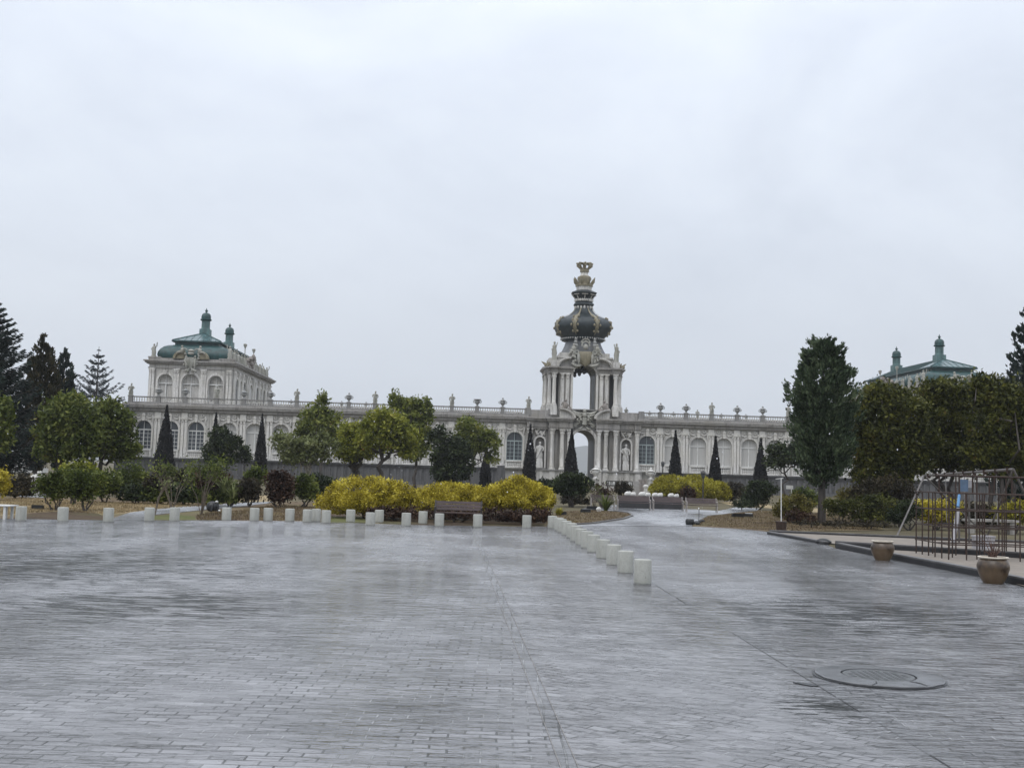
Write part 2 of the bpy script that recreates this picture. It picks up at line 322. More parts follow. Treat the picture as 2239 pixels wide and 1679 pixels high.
# ------------------------------------------------------------------ world: overcast daylight
SUN_EL, SUN_AZ = R(52), R(-150)       # the light behind the cloud sits high and behind the camera, to the left
w = bpy.data.worlds.new("World"); scene.world = w; w.use_nodes = True; nt = w.node_tree; nt.nodes.clear()
out = nt.nodes.new('ShaderNodeOutputWorld')
sky = nt.nodes.new('ShaderNodeTexSky'); sky.sky_type = 'NISHITA'; sky.sun_disc = False; sky.sun_elevation = SUN_EL; sky.sun_rotation = SUN_AZ
sky.air_density = 1.; sky.dust_density = 3.; sky.ozone_density = 1.
bg1 = N(nt, 'ShaderNodeBackground', Strength=.06); nt.links.new(sky.outputs[0], bg1.inputs[0])
tc = nt.nodes.new('ShaderNodeTexCoord'); sep = nt.nodes.new('ShaderNodeSeparateXYZ'); nt.links.new(tc.outputs['Generated'], sep.inputs[0])
grad = ramp(nt, sep.outputs['Z'], [(0., (.54, .58, .645)), (.11, (.63, .677, .75)), (.21, (.72, .78, .875)), (.39, (.825, .89, 1.0)), (1., (1.75, 1.8, 1.9))])
mp = nt.nodes.new('ShaderNodeMapping'); mp.inputs['Scale'].default_value = (1, 1, 1.7); nt.links.new(tc.outputs['Generated'], mp.inputs[0])
n1 = N(nt, 'ShaderNodeTexNoise', Scale=2.6, Detail=6., Roughness=.52, Distortion=.7); nt.links.new(mp.outputs[0], n1.inputs['Vector'])
n2 = N(nt, 'ShaderNodeTexNoise', Scale=9., Detail=5., Roughness=.55, Distortion=.4); nt.links.new(mp.outputs[0], n2.inputs['Vector'])
k1 = ramp(nt, n1.outputs['Fac'], [(.32, (.845, .855, .875)), (.66, (1.075, 1.07, 1.06))])
k2 = ramp(nt, n2.outputs['Fac'], [(.30, (.955, .957, .965)), (.70, (1.035, 1.035, 1.03))])
cm = mixc(nt, 1., mixc(nt, 1., grad.outputs[0], k1.outputs[0], 'MULTIPLY'), k2.outputs[0], 'MULTIPLY')
bg2 = N(nt, 'ShaderNodeBackground', Strength=1.20); nt.links.new(cm, bg2.inputs[0])
mx = nt.nodes.new('ShaderNodeMixShader'); mx.inputs[0].default_value = .93
nt.links.new(bg1.outputs[0], mx.inputs[1]); nt.links.new(bg2.outputs[0], mx.inputs[2]); nt.links.new(mx.outputs[0], out.inputs['Surface'])
sl = bpy.data.lights.new("sun", 'SUN'); sl.energy = .9; sl.angle = R(35); sl.color = (1, .97, .93)
so = bpy.data.objects.new("sun", sl); COL.objects.link(so); so.rotation_euler = (R(90)-SUN_EL, 0, R(-30)); so.location = (0, 0, 60)
scene.view_settings.view_transform = 'Standard'; scene.view_settings.look = 'None'; scene.view_settings.exposure = 0; scene.view_settings.gamma = 1
scene.render.engine = 'CYCLES'; scene.cycles.max_bounces = 6; scene.cycles.diffuse_bounces = 3; scene.cycles.glossy_bounces = 3
scene.cycles.volume_bounces = 1; scene.cycles.transparent_max_bounces = 4; scene.cycles.use_denoising = True
# ------------------------------------------------------------------ palace (local axes: s along the front, y to the back, z up; s = 0 at the gate)
PSI = .042
PO = at(1272, 1070, 125.); PO[2] = 0
def L2W(s, y=0, z=0): return (PO[0] + s*math.cos(PSI) - y*math.sin(PSI), PO[1] + s*math.sin(PSI) + y*math.cos(PSI), z)
def pal(name, s, y, z, label, cat, group=None): return empty(name, L2W(s, y, z), label, cat, group, PSI)

def arch_pts(cx, half, zs, rise, n=12, up=1): return [(cx + half*math.cos(math.pi*i/n), zs + rise*math.sin(math.pi*i/n)) for i in range(n+1)]
def arched_wall(mb, s0, s1, z0, z1, holes, y, depth, face=True):
    """front face of a wall at y with arched holes (centre, half width, sill, spring, rise) and the reveals behind it"""
    def q(pts, yy=y): mb.add([(a, yy, c) for a, c in pts], [tuple(range(len(pts)))])
    cur = s0
    for c, h, sill, sp, rise in holes:
        if c-h > cur: q([(cur, z0), (c-h, z0), (c-h, z1), (cur, z1)])
        if sill > z0: q([(c-h, z0), (c+h, z0), (c+h, sill), (c-h, sill)])
        ap = arch_pts(c, h, sp, rise)
        for i in range(len(ap)-1):
            a, b = ap[i+1], ap[i]; q([a, b, (b[0], z1), (a[0], z1)])
        outline = [(c+h, sill)] + ap + [(c-h, sill)]
        for a, b in zip(outline[:-1], outline[1:]):
            mb.add([(a[0], y, a[1]), (b[0], y, b[1]), (b[0], y+depth, b[1]), (a[0], y+depth, a[1])], [(0, 1, 2, 3)])
        mb.add([(c-h, y, sill), (c+h, y, sill), (c+h, y+depth, sill), (c-h, y+depth, sill)], [(0, 1, 2, 3)])
        cur = c+h
    if cur < s1: q([(cur, z0), (s1, z0), (s1, z1), (cur, z1)])
def window_frame(h, sill, sp, rise, y, bars=False, t=.07):
    mb = MB(); tr = sp - .12
    mb.arc_band(0, sp, h-t, h, 0, math.pi, y, y+.08, 14, rise/h)
    mb.box(-h, -h+t, y, y+.08, sill, sp); mb.box(h-t, h, y, y+.08, sill, sp); mb.box(-h+t, h-t, y-.01, y+.07, sill, sill+t)
    mb.box(-h+t, h-t, y-.03, y+.09, tr-.06, tr+.06); mb.box(-.05, .05, y-.02, y+.07, sill+t, tr-.06); mb.box(-.025, .025, y, y+.06, tr+.06, sp+rise-.03)
    if bars:
        for k in range(1, 5): z = sill + (tr-sill)*k/5; mb.box(-h+t, -.05, y+.01, y+.05, z-.018, z+.018); mb.box(.05, h-t, y+.01, y+.05, z-.018, z+.018)
        for x in (-h*.5, h*.5): mb.box(x-.018, x+.018, y+.012, y+.048, sill+t, tr-.06)
    return mb
def pane_mb(h, sill, sp, rise, y):
    ap = arch_pts(0, h-.03, sp, rise-.03, 14); pts = [(h-.03, sill+.02)] + ap + [(-h+.03, sill+.02)]
    return MB().prism(pts, y+.05, y+.085)
def baluster_row(x0, x1, z0, z1, y, pitch=.25, r=.075, n=6):
    mb = MB(); k = max(1, int((x1-x0)/pitch)); h = z1-z0
    for i in range(k):
        x = x0 + (i+.5)*(x1-x0)/k
        mb.lathe([(r*.8, 0), (r*.8, h*.08), (r*.45, h*.16), (r*1.0, h*.42), (r*.95, h*.55), (r*.42, h*.8), (r*.8, h*.92), (r*.8, h)], (x, y, z0), n)
    return mb
def column_mb(r, z0, z1, seg=10, x=0, y=0):
    H = z1-z0; mb = MB()
    mb.box(x-r*1.45, x+r*1.45, y-r*1.45, y+r*1.45, z0, z0+.12)
    mb.lathe([(r*1.38, .12), (r*1.38, .2), (r*1.05, .26), (r*1.22, .34), (r*1.0, .40), (r, H*.4), (r*.86, H-.62), (r*.98, H-.60), (r*.86, H-.56), (r*1.05, H-.36), (r*1.0, H-.34), (r*1.3, H-.12), (r*1.25, H-.10)], (x, y, z0), seg)
    for k in range(4):
        a = math.pi/4 + k*math.pi/2; mb.ball((x+r*1.28*math.cos(a), y+r*1.28*math.sin(a), z1-.20), (.3*r, .3*r, .35*r), 5, 4)
    for k in range(8):
        a = k*math.pi/4; mb.ball((x+r*1.02*math.cos(a), y+r*1.02*math.sin(a), z1-.42), (.22*r, .22*r, .42*r), 5, 4)
    mb.box(x-r*1.42, x+r*1.42, y-r*1.42, y+r*1.42, z1-.09, z1)
    return mb
def scroll_cluster(mb, pts, r, seed=0, y=0, dy=.1):                     # carved relief: bosses, buds and curls
    rr = random.Random(seed)
    for x, z in pts:
        k = r*rr.uniform(.6, 1.25); mb.ball((x, y-rr.uniform(0, dy), z), (k, k*.8, k*rr.uniform(.8, 1.4)), 6, 4)
    return mb
def leaf_curl(mb, x0, z0, x1, z1, r, y, sag=.2, n=7):
    pts = []
    for i in range(n):
        t = i/(n-1); pts.append((x0+(x1-x0)*t, y-.06*math.sin(math.pi*t), z0+(z1-z0)*t - sag*math.sin(math.pi*t)))
    return mb.tube(pts, [r*(.5+.8*math.sin(math.pi*i/(n-1))) for i in range(n)], 5)

BAY, WH, SILL, SPR = 2.81, .88, 2.95, 5.17
TB = {}
def templates():
    """one of each repeated part of a gallery bay, built round s = 0"""
    root = empty('bay_parts', (0, 0, 0))
    def t(key, o): TB[key] = o; return o
    for key, bars, pm, fm in (('window', False, 'pane_curtain', 'frame'), ('window_dark', True, 'pane_dark', 'frame'), ('window_green', True, 'pane_dark', 'frame_green')):
        f = t(key, window_frame(WH, SILL, SPR, WH, .28, bars).build('window', MS[fm], root)); pane_mb(WH, SILL, SPR, WH, .28).build('pane', MS[pm], f)
    m = MB().arc_band(0, SPR, WH+.0, WH+.20, 0, math.pi, -.10, .04, 16); m.box(-WH-.2, -WH, -.10, .04, SILL+.02, SPR); m.box(WH, WH+.2, -.10, .04, SILL+.02, SPR)
    m.prism([(-.13, SPR+WH-.05), (.13, SPR+WH-.05), (.19, SPR+WH+.42), (-.19, SPR+WH+.42)], -.22, -.02); m.arc_band(0, SPR, WH+.20, WH+.25, 0, math.pi, -.14, -.02, 16)
    t('trim', m.build('window_surround', MS['trim'], root))
    m = baluster_row(-.72, .72, 2.24, 2.78, -.02, .19, .07); m.box(-.98, .98, -.16, .10, 2.78, 2.94); m.box(-.98, .98, -.14, .08, 2.12, 2.24); m.box(-.98, -.74, -.12, .06, 2.24, 2.78); m.box(.74, .98, -.12, .06, 2.24, 2.78)
    m.box(-.74, .74, .10, .13, 2.2, 2.8)
    t('wbal', m.build('window_balustrade', MS['trim'], root))
    m = MB()
    for x in (-.17, .17):
        m.box(x-.135, x+.135, -.17, .03, 2.30, 5.95); m.box(x-.17, x+.17, -.20, .02, 2.1, 2.30)
        m.lathe([(.13, 0), (.15, .1), (.13, .14), (.20, .40), (.19, .43)], (x, -.10, 5.95), 8)
        for sg in (-1, 1): m.ball((x+sg*.13, -.2, 6.28), .075, 6, 4)
    m.box(-.36, .36, -.24, .02, 6.38, 6.47); m.box(-.32, .32, -.16, .0, 6.47, 6.95)
    t('pilaster', m.build('pilaster', MS['trim'], root))
    m = MB(); rr = random.Random(3)
    leaf_curl(m, -1.0, 6.45, -.25, 6.40, .06, -.06, .16); leaf_curl(m, 1.0, 6.45, .25, 6.40, .06, -.06, .16)
    for sg in (-1, 1):
        m.arc_band(sg*.62, 6.72, .10, .18, 0, 2*math.pi, -.12, .0, 10); leaf_curl(m, sg*1.05, 6.6, sg*.98, 5.75, .07, -.06, -.05)
        scroll_cluster(m, [(sg*(1.02+rr.uniform(-.08, .08)), 6.5-.14*k) for k in range(6)], .075, 5, -.02)
    m.ball((0, -.16, 6.62), (.2, .1, .22), 8, 6); m.box(-.5, .5, -.08, .0, 6.88, 6.95)
    t('orn', m.build('frieze_ornament', MS['trim'], root))
    m = baluster_row(-BAY/2+.24, BAY/2-.24, 8.02, 8.48, -.22, .235, .075); t('balus', m.build('balustrade', MS['trim'], root))
    m = MB().box(-BAY/2+.22, BAY/2-.22, -.34, -.10, 8.48, 8.60); m.box(-BAY/2+.22, BAY/2-.22, -.33, -.11, 7.90, 8.02); t('rail', m.build('balustrade_rail', MS['rail'], root))
    m = MB().box(-.22, .22, -.42, -.02, 7.90, 8.56); m.box(-.27, .27, -.47, .03, 8.56, 8.64); m.box(-.25, .25, -.45, .01, 7.9, 8.0); m.box(-.12, .12, -.44, -.40, 8.1, 8.45)
    t('pedestal', m.build('pedestal', MS['rail'], root))
    return root
TROOT = templates()
def put(key, s, parent, off): return dup(TB[key], parent, (s-off[0], -off[1], -off[2]))

def gallery(sign, bays, s_in, s_out, label, dark):
    """one long single-storey gallery with a roof terrace; bays = window centres"""
    c = (s_in+s_out)/2; off = (c, 0, 0)
    g = pal('gallery_wing', c, 0, 0, label, 'palace wing')
    a, b = min(s_in, s_out), max(s_in, s_out)
    m = MB(); hs = sorted(bays); arched_wall(m, a, b, 2.0, 7.1, [(x, WH, SILL, SPR, WH) for x in hs], 0, .38)
    m.box(a, b, .45, 8.0, 0, 7.1)                                        # the body of the gallery behind its windows
    m.build('wall', MS['stone'], g, off)
    m = MB(); y0 = -.05
    for dz0, dz1, pr in ((6.95, 7.06, .12), (7.06, 7.30, .30), (7.30, 7.42, .44), (7.42, 7.60, .60), (7.60, 7.72, .66)): m.box(a, b, y0-pr, 8.0, dz0 if dz0 > 7.1 else dz0, dz1)
    m.box(a, b, -.45, 8.1, 7.72, 7.90)
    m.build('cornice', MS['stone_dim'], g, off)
    for i, x in enumerate(hs):
        put(dark.get(round(x, 2), 'window'), x, g, off); put('trim', x, g, off); put('wbal', x, g, off); put('orn', x, g, off)
    return g, off
LB = [-7.48-2.81*k for k in range(10)] + [-35.60, -38.38, -41.85, -44.60, -47.45]
RB = [7.03+2.83*k for k in range(15)]
LP = [-8.89, -11.67, -14.42, -17.25, -20.0, -22.75, -25.58, -28.37, -31.18, -33.98, -36.86, -39.75, -43.1, -45.95, -48.9]
RP = [8.42+2.83*k for k in range(15)]
gl, offl = gallery(-1, LB, -6.05, -49.7, 'long pale stone gallery with arched windows left of the tower gate', {round(-7.48, 2): 'window_green', -41.85: 'window_dark', -44.6: 'window_dark', -47.45: 'window_dark'})
gr_, offr = gallery(1, RB, 5.95, 49.5, 'pale stone gallery with curtained arched windows right of the tower gate', {7.03: 'window_green'})
for P, g, off in ((LP, gl, offl), (RP, gr_, offr)):
    for s in P: put('pilaster', s, g, off); put('pedestal', s, g, off)
    q = sorted(P) + ([-6.1] if P is LP else []); q = ([5.55] + q) if P is RP else q
    for s0, s1 in zip(q[:-1], q[1:]):
        k = (s1-s0-.44)/(BAY-.44)
        if P is RP and s0 == 5.55: k = (s1-.22-6.6)/(BAY-.44); mid = (6.6+s1-.22)/2
        else: mid = (s0+s1)/2
        for key in ('balus', 'rail'): o = put(key, mid, g, off); o.scale.x = k
    m = MB()                                                            # the balustrade on the courtyard edge of the roof terrace
    a, b = (min(P), -6.3) if P is LP else (6.3, max(P))
    m.box(a, b, 7.78, 7.98, 8.48, 8.60); m.box(a, b, 7.80, 7.96, 7.90, 8.02); n = int((b-a)/.30)
    for i in range(n): x = a+.15+.30*i; m.box(x-.06, x+.06, 7.82, 7.94, 8.02, 8.48)
    m.build('rear_balustrade', MS['stone_dim'], g, off)
# end pier by the gate
for sg, g, off in ((-1, gl, offl), (1, gr_, offr)):
    m = MB().box(sg*6.1-.32 if sg < 0 else 6.02, -5.80 if sg < 0 else 6.6, -.42, -.02, 7.90, 8.68); m.build('end_pier', MS['rail'], g, off)

# terrace walls: dark wet plinth with shallow upright panels
def terrace(a, b, label):
    c = (a+b)/2; off = (c, 0, 0); t = pal('terrace_wall', c, 0, 0, label, 'terrace wall')
    m = MB().box(a, b, -.55, -.02, 0, 1.88)
    n = int((b-a)/.7)
    for i in range(n): x = a+.35+i*(b-a-.7)/(n-1); m.box(x-.13, x+.13, -.68, -.55, .35, 1.7)
    m.box(a, b, -.72, -.55, 0, .32)
    m.build('wall', MS['plinth'], t, off)
    MB().box(a-.05, b+.05, -.85, -.03, 1.88, 2.06).build('ledge', MS['ledge'], t, off)
terrace(-50.2, -8.75, 'dark wet stone plinth wall under the long gallery left of the gate')
terrace(8.5, 50.0, 'dark wet stone plinth wall under the gallery right of the gate')

# ------------------------------------------------------------------ tower gate
GATE = pal('tower_gate', 0, 2.5, 0, 'tall baroque gate tower with dark onion dome and gilded crown', 'gate tower'); GO = (0, 2.5, 0)
def G(m, name, matk, smooth=False):
    if min(p[2] for p in m.v) >= 14.5: m.v = [(x, y, 14.5+(z-14.5)*1.038) for x, y, z in m.v]
    return m.build(name, MS[matk], GATE, GO, smooth=smooth)
# lower storey
m = MB(); AR = (0, 1.25, 0.0, 5.20, 1.20)
arched_wall(m, -3.9, 3.9, 0, 8.0, [AR], -.45, .9)
for sg in (-1, 1):
    m.box(min(sg*1.6, sg*3.9), max(sg*1.6, sg*3.9), .45, 5.6, 0, 8.0)
    m.box(min(sg*1.25, sg*1.6), max(sg*1.25, sg*1.6), .45, 5.6, 0, 5.2)
arched_wall(m, -3.9, 3.9, 0, 8.0, [AR], 5.6, .6)
G(m, 'lower_wall', 'stone_dim')  # dimmer stone: weathering plus the shade between columns, put into the colour
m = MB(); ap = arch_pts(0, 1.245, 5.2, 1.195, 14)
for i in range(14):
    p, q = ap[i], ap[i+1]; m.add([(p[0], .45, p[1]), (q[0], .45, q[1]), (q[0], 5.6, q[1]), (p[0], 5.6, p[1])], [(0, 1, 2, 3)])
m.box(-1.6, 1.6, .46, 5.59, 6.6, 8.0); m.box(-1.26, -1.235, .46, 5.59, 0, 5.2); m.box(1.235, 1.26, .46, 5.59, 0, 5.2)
G(m, 'passage_vault', 'ledge')  # black liners: the shade inside the passage put into the colour
m = MB().arc_band(0, 5.2, 1.25, 1.55, 0, math.pi, -.62, -.42, 18, .97)
for sg in (-1, 1): m.box(min(sg*1.25, sg*1.5), max(sg*1.25, sg*1.5), -.60, -.42, 2.1, 5.2)
G(m, 'arch_surround', 'trim')
for sg in (-1, 1):                                                      # niche bays beside the passage
    m = MB(); arched_wall(m, min(sg*3.9, sg*6.05), max(sg*3.9, sg*6.05), 2.05, 6.6, [(sg*4.72, .52, 2.2, 5.0, .55)], -.12, .55)
    m.box(min(sg*3.95, sg*6.05), max(sg*3.95, sg*6.05), .45, 6.5, 0, 6.6)
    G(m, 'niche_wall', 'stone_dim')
    m = MB().arc_band(sg*4.72, 5.0, .52, .70, 0, math.pi, -.24, -.08, 14, 1.05)
    for q in (-1, 1): m.box(sg*4.72+q*.61-.09, sg*4.72+q*.61+.09, -.24, -.08, 2.2, 5.0)
    scroll_cluster(m, [(sg*4.72+random.uniform(-.5, .5), random.uniform(5.85, 6.5)) for _ in range(16)], .12, 8, -.16)
    leaf_curl(m, sg*4.72-.6, 6.45, sg*4.72-.15, 5.7, .09, -.2, .1); leaf_curl(m, sg*4.72+.6, 6.45, sg*4.72+.15, 5.7, .09, -.2, .1)
    G(m, 'niche_surround', 'trim')
    m = MB().box(min(sg*1.27, sg*6.3), max(sg*1.27, sg*6.3), -1.42, -.12, 0, 1.95)
    for x in (1.6, 2.36, 3.42, 4.72, 5.85): m.box(sg*x-.30, sg*x+.30, -1.55, -1.42, .25, 1.95)
    m.box(min(sg*1.27, sg*6.3), max(sg*1.27, sg*6.3), -1.60, -1.42, 0, .25)
    G(m, 'podium', 'stone')
    G(MB().box(min(sg*1.22, sg*6.35), max(sg*1.22, sg*6.35), -1.66, -.1, 1.95, 2.08), 'podium_ledge', 'rail')
    for x in (1.62, 2.38, 3.45): G(column_mb(.225, 2.08, 6.42, 12, sg*x, -1.05), 'column', 'trim', True)
    G(column_mb(.23, 2.08, 6.42, 12, sg*5.85, -.62), 'column', 'trim', True)
    for x in (2.0, 2.95): G(MB().box(sg*x-.14, sg*x+.14, -.62, -.46, 2.08, 6.4), 'pilaster', 'stone_dim')
    # entablature stepping forward over the columns
    m = MB()
    for z0, z1, p in ((6.42, 6.62, 0), (6.62, 6.70, .08), (6.70, 7.20, .02), (7.20, 7.34, .16), (7.34, 7.52, .30), (7.52, 7.66, .42)):
        m.box(min(sg*(1.3-p*.3), sg*(2.72+p)), max(sg*(1.3-p*.3), sg*(2.72+p)), -1.36-p, -.46, z0, z1); m.box(min(sg*(2.72+p), sg*(3.8+p)), max(sg*(2.72+p), sg*(3.8+p)), -1.20-p*.9, -.46, z0+.003, z1-.003)
        m.box(min(sg*(3.8+p), sg*6.2), max(sg*(3.8+p), sg*6.2), -.45-p, .4, z0+.006, z1-.006); m.box(min(sg*5.55, sg*(6.2+p*.5)), max(sg*5.55, sg*(6.2+p*.5)), -.9-p, -.452-p, z0+.009, z1-.009)
    m.box(min(sg*3.9, sg*6.2), max(sg*3.9, sg*6.2), -.3, 6.5, 7.66, 8.5)
    G(m, 'entablature', 'stone_dim')
    # half pediments that open towards the middle
    a0, a1 = (0, math.pi/2) if sg < 0 else (math.pi/2, math.pi)
    m = MB().arc_band(sg*2.72, 7.66, 1.5, 1.72, a0, a1, -1.75, -.6, 12, .62); m.arc_band(sg*2.72, 7.66, 1.36, 1.5, a0, a1, -1.62, -.6, 12, .62)
    pp = [(sg*2.72 + 1.36*math.cos(a0+(a1-a0)*i/10), 7.66+1.36*.62*math.sin(a0+(a1-a0)*i/10)) for i in range(11)] + [(sg*2.72, 7.66)]
    m.prism(pp, -1.35, -.6)
    G(m, 'broken_pediment', 'stone')
    m = MB(); x = sg*2.15                                              # crouching figure group on the pediment
    m.ball((x, -1.3, 9.0), (.30, .26, .42), 8, 6); m.ball((x-sg*.05, -1.35, 9.55), .15, 8, 6); m.tube([(x, -1.3, 9.25), (x-sg*.4, -1.45, 9.0), (x-sg*.55, -1.4, 8.75)], [.11, .09, .07]); m.tube([(x, -1.3, 8.85), (x+sg*.45, -1.4, 8.75), (x+sg*.6, -1.4, 8.55)], [.16, .12, .08])
    m.tube([(x, -1.3, 9.3), (x+sg*.3, -1.4, 9.35), (x+sg*.42, -1.3, 9.05)], [.09, .08, .06]); m.ball((x-sg*.5, -1.35, 8.6), (.25, .2, .2), 6, 5)
    G(m, 'reclining_figure', 'brown_stone', True)
# keystone group between the pediments
m = MB(); rr = random.Random(21)
m.ball((0, -.95, 8.05), (.26, .25, .34), 8, 6); m.ball((0, -1.0, 8.5), (.19, .18, .24), 8, 6); m.box(-.22, .22, -1.1, -.5, 7.0, 7.8)
for sg in (-1, 1):
    leaf_curl(m, sg*.15, 8.3, sg*1.35, 8.55, .14, -.85, .22); leaf_curl(m, sg*.2, 8.0, sg*1.15, 8.2, .12, -.9, .12); scroll_cluster(m, [(sg*(.62+rr.uniform(-.22, .22)), 7.6+rr.uniform(-.25, .3)) for _ in range(9)], .13, 4, -.85, .2)
    leaf_curl(m, sg*.2, 7.2, sg*1.25, 6.65, .12, -.7, -.22); leaf_curl(m, sg*.1, 6.9, sg*.75, 6.5, .09, -.75, .12); m.arc_band(sg*.95, 6.95, .12, .24, 0, 2*math.pi, -.8, -.6, 10)
G(m, 'keystone_sculpture', 'sculpt', True)
G(MB().box(-3.9, 3.9, -.55, 6.4, 8.003, 8.62).box(-2.0, 2.0, -.85, -.5, 8.58, 8.70), 'balcony_floor', 'rail')
# upper storey
m = MB(); AU = (0, 1.27, 8.70, 12.55, 1.0)
arched_wall(m, -2.75, 2.75, 8.62, 13.62, [AU], .0, .8)
arched_wall(m, -2.75, 2.75, 8.62, 13.62, [AU], 5.0, .8); m.box(-.9, .9, .16, 5.59, 13.66, 14.45)
for sg in (-1, 1): m.box(min(sg*1.28, sg*2.2), max(sg*1.28, sg*2.2), .8, 1.5, 8.62, 13); m.box(min(sg*1.28, sg*2.2), max(sg*1.28, sg*2.2), 4.3, 5.0, 8.62, 13); m.box(min(sg*2.2, sg*2.75), max(sg*2.2, sg*2.75), .02, 1.7, 8.62, 13); m.box(min(sg*2.2, sg*2.75), max(sg*2.2, sg*2.75), 4.1, 5.78, 8.62, 13)
G(m, 'upper_wall', 'stone_dim')  # same dim stone: weathering and painted recess shade behind the columns
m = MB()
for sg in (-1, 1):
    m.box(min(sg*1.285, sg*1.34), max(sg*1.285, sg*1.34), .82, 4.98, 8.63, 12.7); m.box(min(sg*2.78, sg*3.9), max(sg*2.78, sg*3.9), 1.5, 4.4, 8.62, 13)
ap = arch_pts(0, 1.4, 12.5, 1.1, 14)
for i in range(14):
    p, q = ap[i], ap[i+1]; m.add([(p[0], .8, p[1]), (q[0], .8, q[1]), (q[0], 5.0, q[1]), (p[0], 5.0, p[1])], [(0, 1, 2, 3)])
G(m, 'inner_vault', 'ledge')  # black inner faces: interior shade of the upper storey painted on
m = MB().arc_band(0, 12.55, 1.27, 1.58, 0, math.pi, -.20, .03, 18, .80)
for sg in (-1, 1): m.box(min(sg*1.27, sg*1.50), max(sg*1.27, sg*1.50), -.18, .03, 8.70, 12.55)
m.box(-1.6, 1.6, -.30, .02, 8.62, 8.72)
G(m, 'upper_arch_surround', 'trim')
m = MB()                                                                # ragged foliage-like swag hanging in the arch
for i in range(9): x = -1.15+.17*i; m.ball((x, 1.1, 12.75-.25*math.sin(i*1.9)+.05*i), (.2, .2, .28), 6, 5)
G(m, 'hanging_swag', 'black', True)
for sg in (-1, 1):
    for x in (1.86, 2.44):
        m = MB().box(sg*x-.19, sg*x+.19, -.20, .02, 8.95, 12.0); m.box(sg*x-.25, sg*x+.25, -.26, .0, 8.62, 8.95); m.lathe([(.18, 0), (.20, .2), (.17, .24), (.28, .5), (.26, .55)], (sg*x, -.10, 12.0), 8); m.box(sg*x-.29, sg*x+.29, -.32, 0, 12.53, 12.64)
        G(m, 'pilaster', 'trim')
    for x, y in ((3.36, -.55), (3.78, .55), (4.10, 1.5), (4.10, 4.4), (3.78, 5.3), (3.36, 6.3)):
        G(column_mb(.21, 9.0, 12.6, 10, sg*x, y).box(sg*x-.34, sg*x+.34, y-.34, y+.34, 8.0, 9.0), 'column', 'trim', True)
    m = MB()
    for z0, z1, p in ((12.62, 12.80, 0), (12.80, 13.02, .05), (13.02, 13.14, .18), (13.14, 13.30, .30)):
        e = .0015 if z0 > 12.7 else 0
        m.slab([(sg*a, b) for a, b in ((1.30-.02*p, .0-p-.25), (3.0, -.25-p), (3.0, -.85-p), (3.72+p, -.85-p), (3.72+p, -.1-p), (4.05+p, .15-p), (4.30+p, 1.0-p), (4.30+p, 4.9+p), (3.7+p, 6.6+p), (1.30, 6.0+p))][::(1 if sg > 0 else -1)], z0+e, z1-e)
    G(m, 'upper_entablature', 'stone_dim')
    # attic with curved half pediment rising to the cartouche
    m = MB().box(min(sg*.9, sg*2.95), max(sg*.9, sg*2.95), .15, 5.6, 13.30, 14.35); m.slab([(sg*a, b) for a, b in ((2.955, .15), (3.3, .3), (3.9, 1.2), (3.9, 4.6), (3.3, 5.5), (2.955, 5.6))][::(1 if sg > 0 else -1)], 13.30, 14.35)
    m.box(min(sg*2.95, sg*3.75), max(sg*2.95, sg*3.75), -.8, .1, 13.30, 13.95)
    m.box(min(sg*.9, sg*3.1), max(sg*.9, sg*3.1), .0, 5.7, 14.35, 14.50); m.box(min(sg*1.2, sg*2.75), max(sg*1.2, sg*2.75), .3, 5.3, 14.50, 14.95)
    G(m, 'attic', 'stone')
    a0, a1 = (math.pi*.5, math.pi*.985) if sg < 0 else (math.pi*.015, math.pi*.5)
    m = MB().arc_band(sg*1.55, 13.30, 1.42, 1.60, a0, a1, -.55, .14, 12, .68); m.arc_band(sg*1.55, 13.30, 1.28, 1.42, a0, a1, -.42, .14, 12, .68)
    G(m, 'curved_pediment', 'trim')
    m = MB()                                                            # flame-like ornament on the outer corner of the cornice
    for k in range(6): leaf_curl(m, sg*(3.85+.06*k), 13.3, sg*(4.0+.2*k-.3), 13.75+.1*((k*7) % 3), .07, .1+.2*k, -.08)
    scroll_cluster(m, [(sg*(3.8+.1*k), 13.4+.05*(k % 3)) for k in range(6)], .14, 12, .3, .5)
    G(m, 'flame_ornament', 'gold', True)
    m = MB().box(sg*3.42-.24, sg*3.42+.24, -.55, -.05, 13.95, 14.5); m.lathe([(.26, 0), (.30, .25), (.24, .55), (.20, .8), (.25, 1.0), (.17, 1.18), (.07, 1.25), (.12, 1.35), (.12, 1.48), (.04, 1.56)], (sg*3.42, -.3, 14.5), 8, 1, .8)
    m.tube([(sg*3.42, -.35, 15.4), (sg*3.72, -.45, 15.15), (sg*3.62, -.5, 14.9)], [.09, .07, .05]); m.tube([(sg*3.42, -.35, 15.45), (sg*3.2, -.5, 15.6), (sg*3.12, -.45, 15.95)], [.08, .06, .05])
    G(m, 'attic_statue', 'sculpt', True)
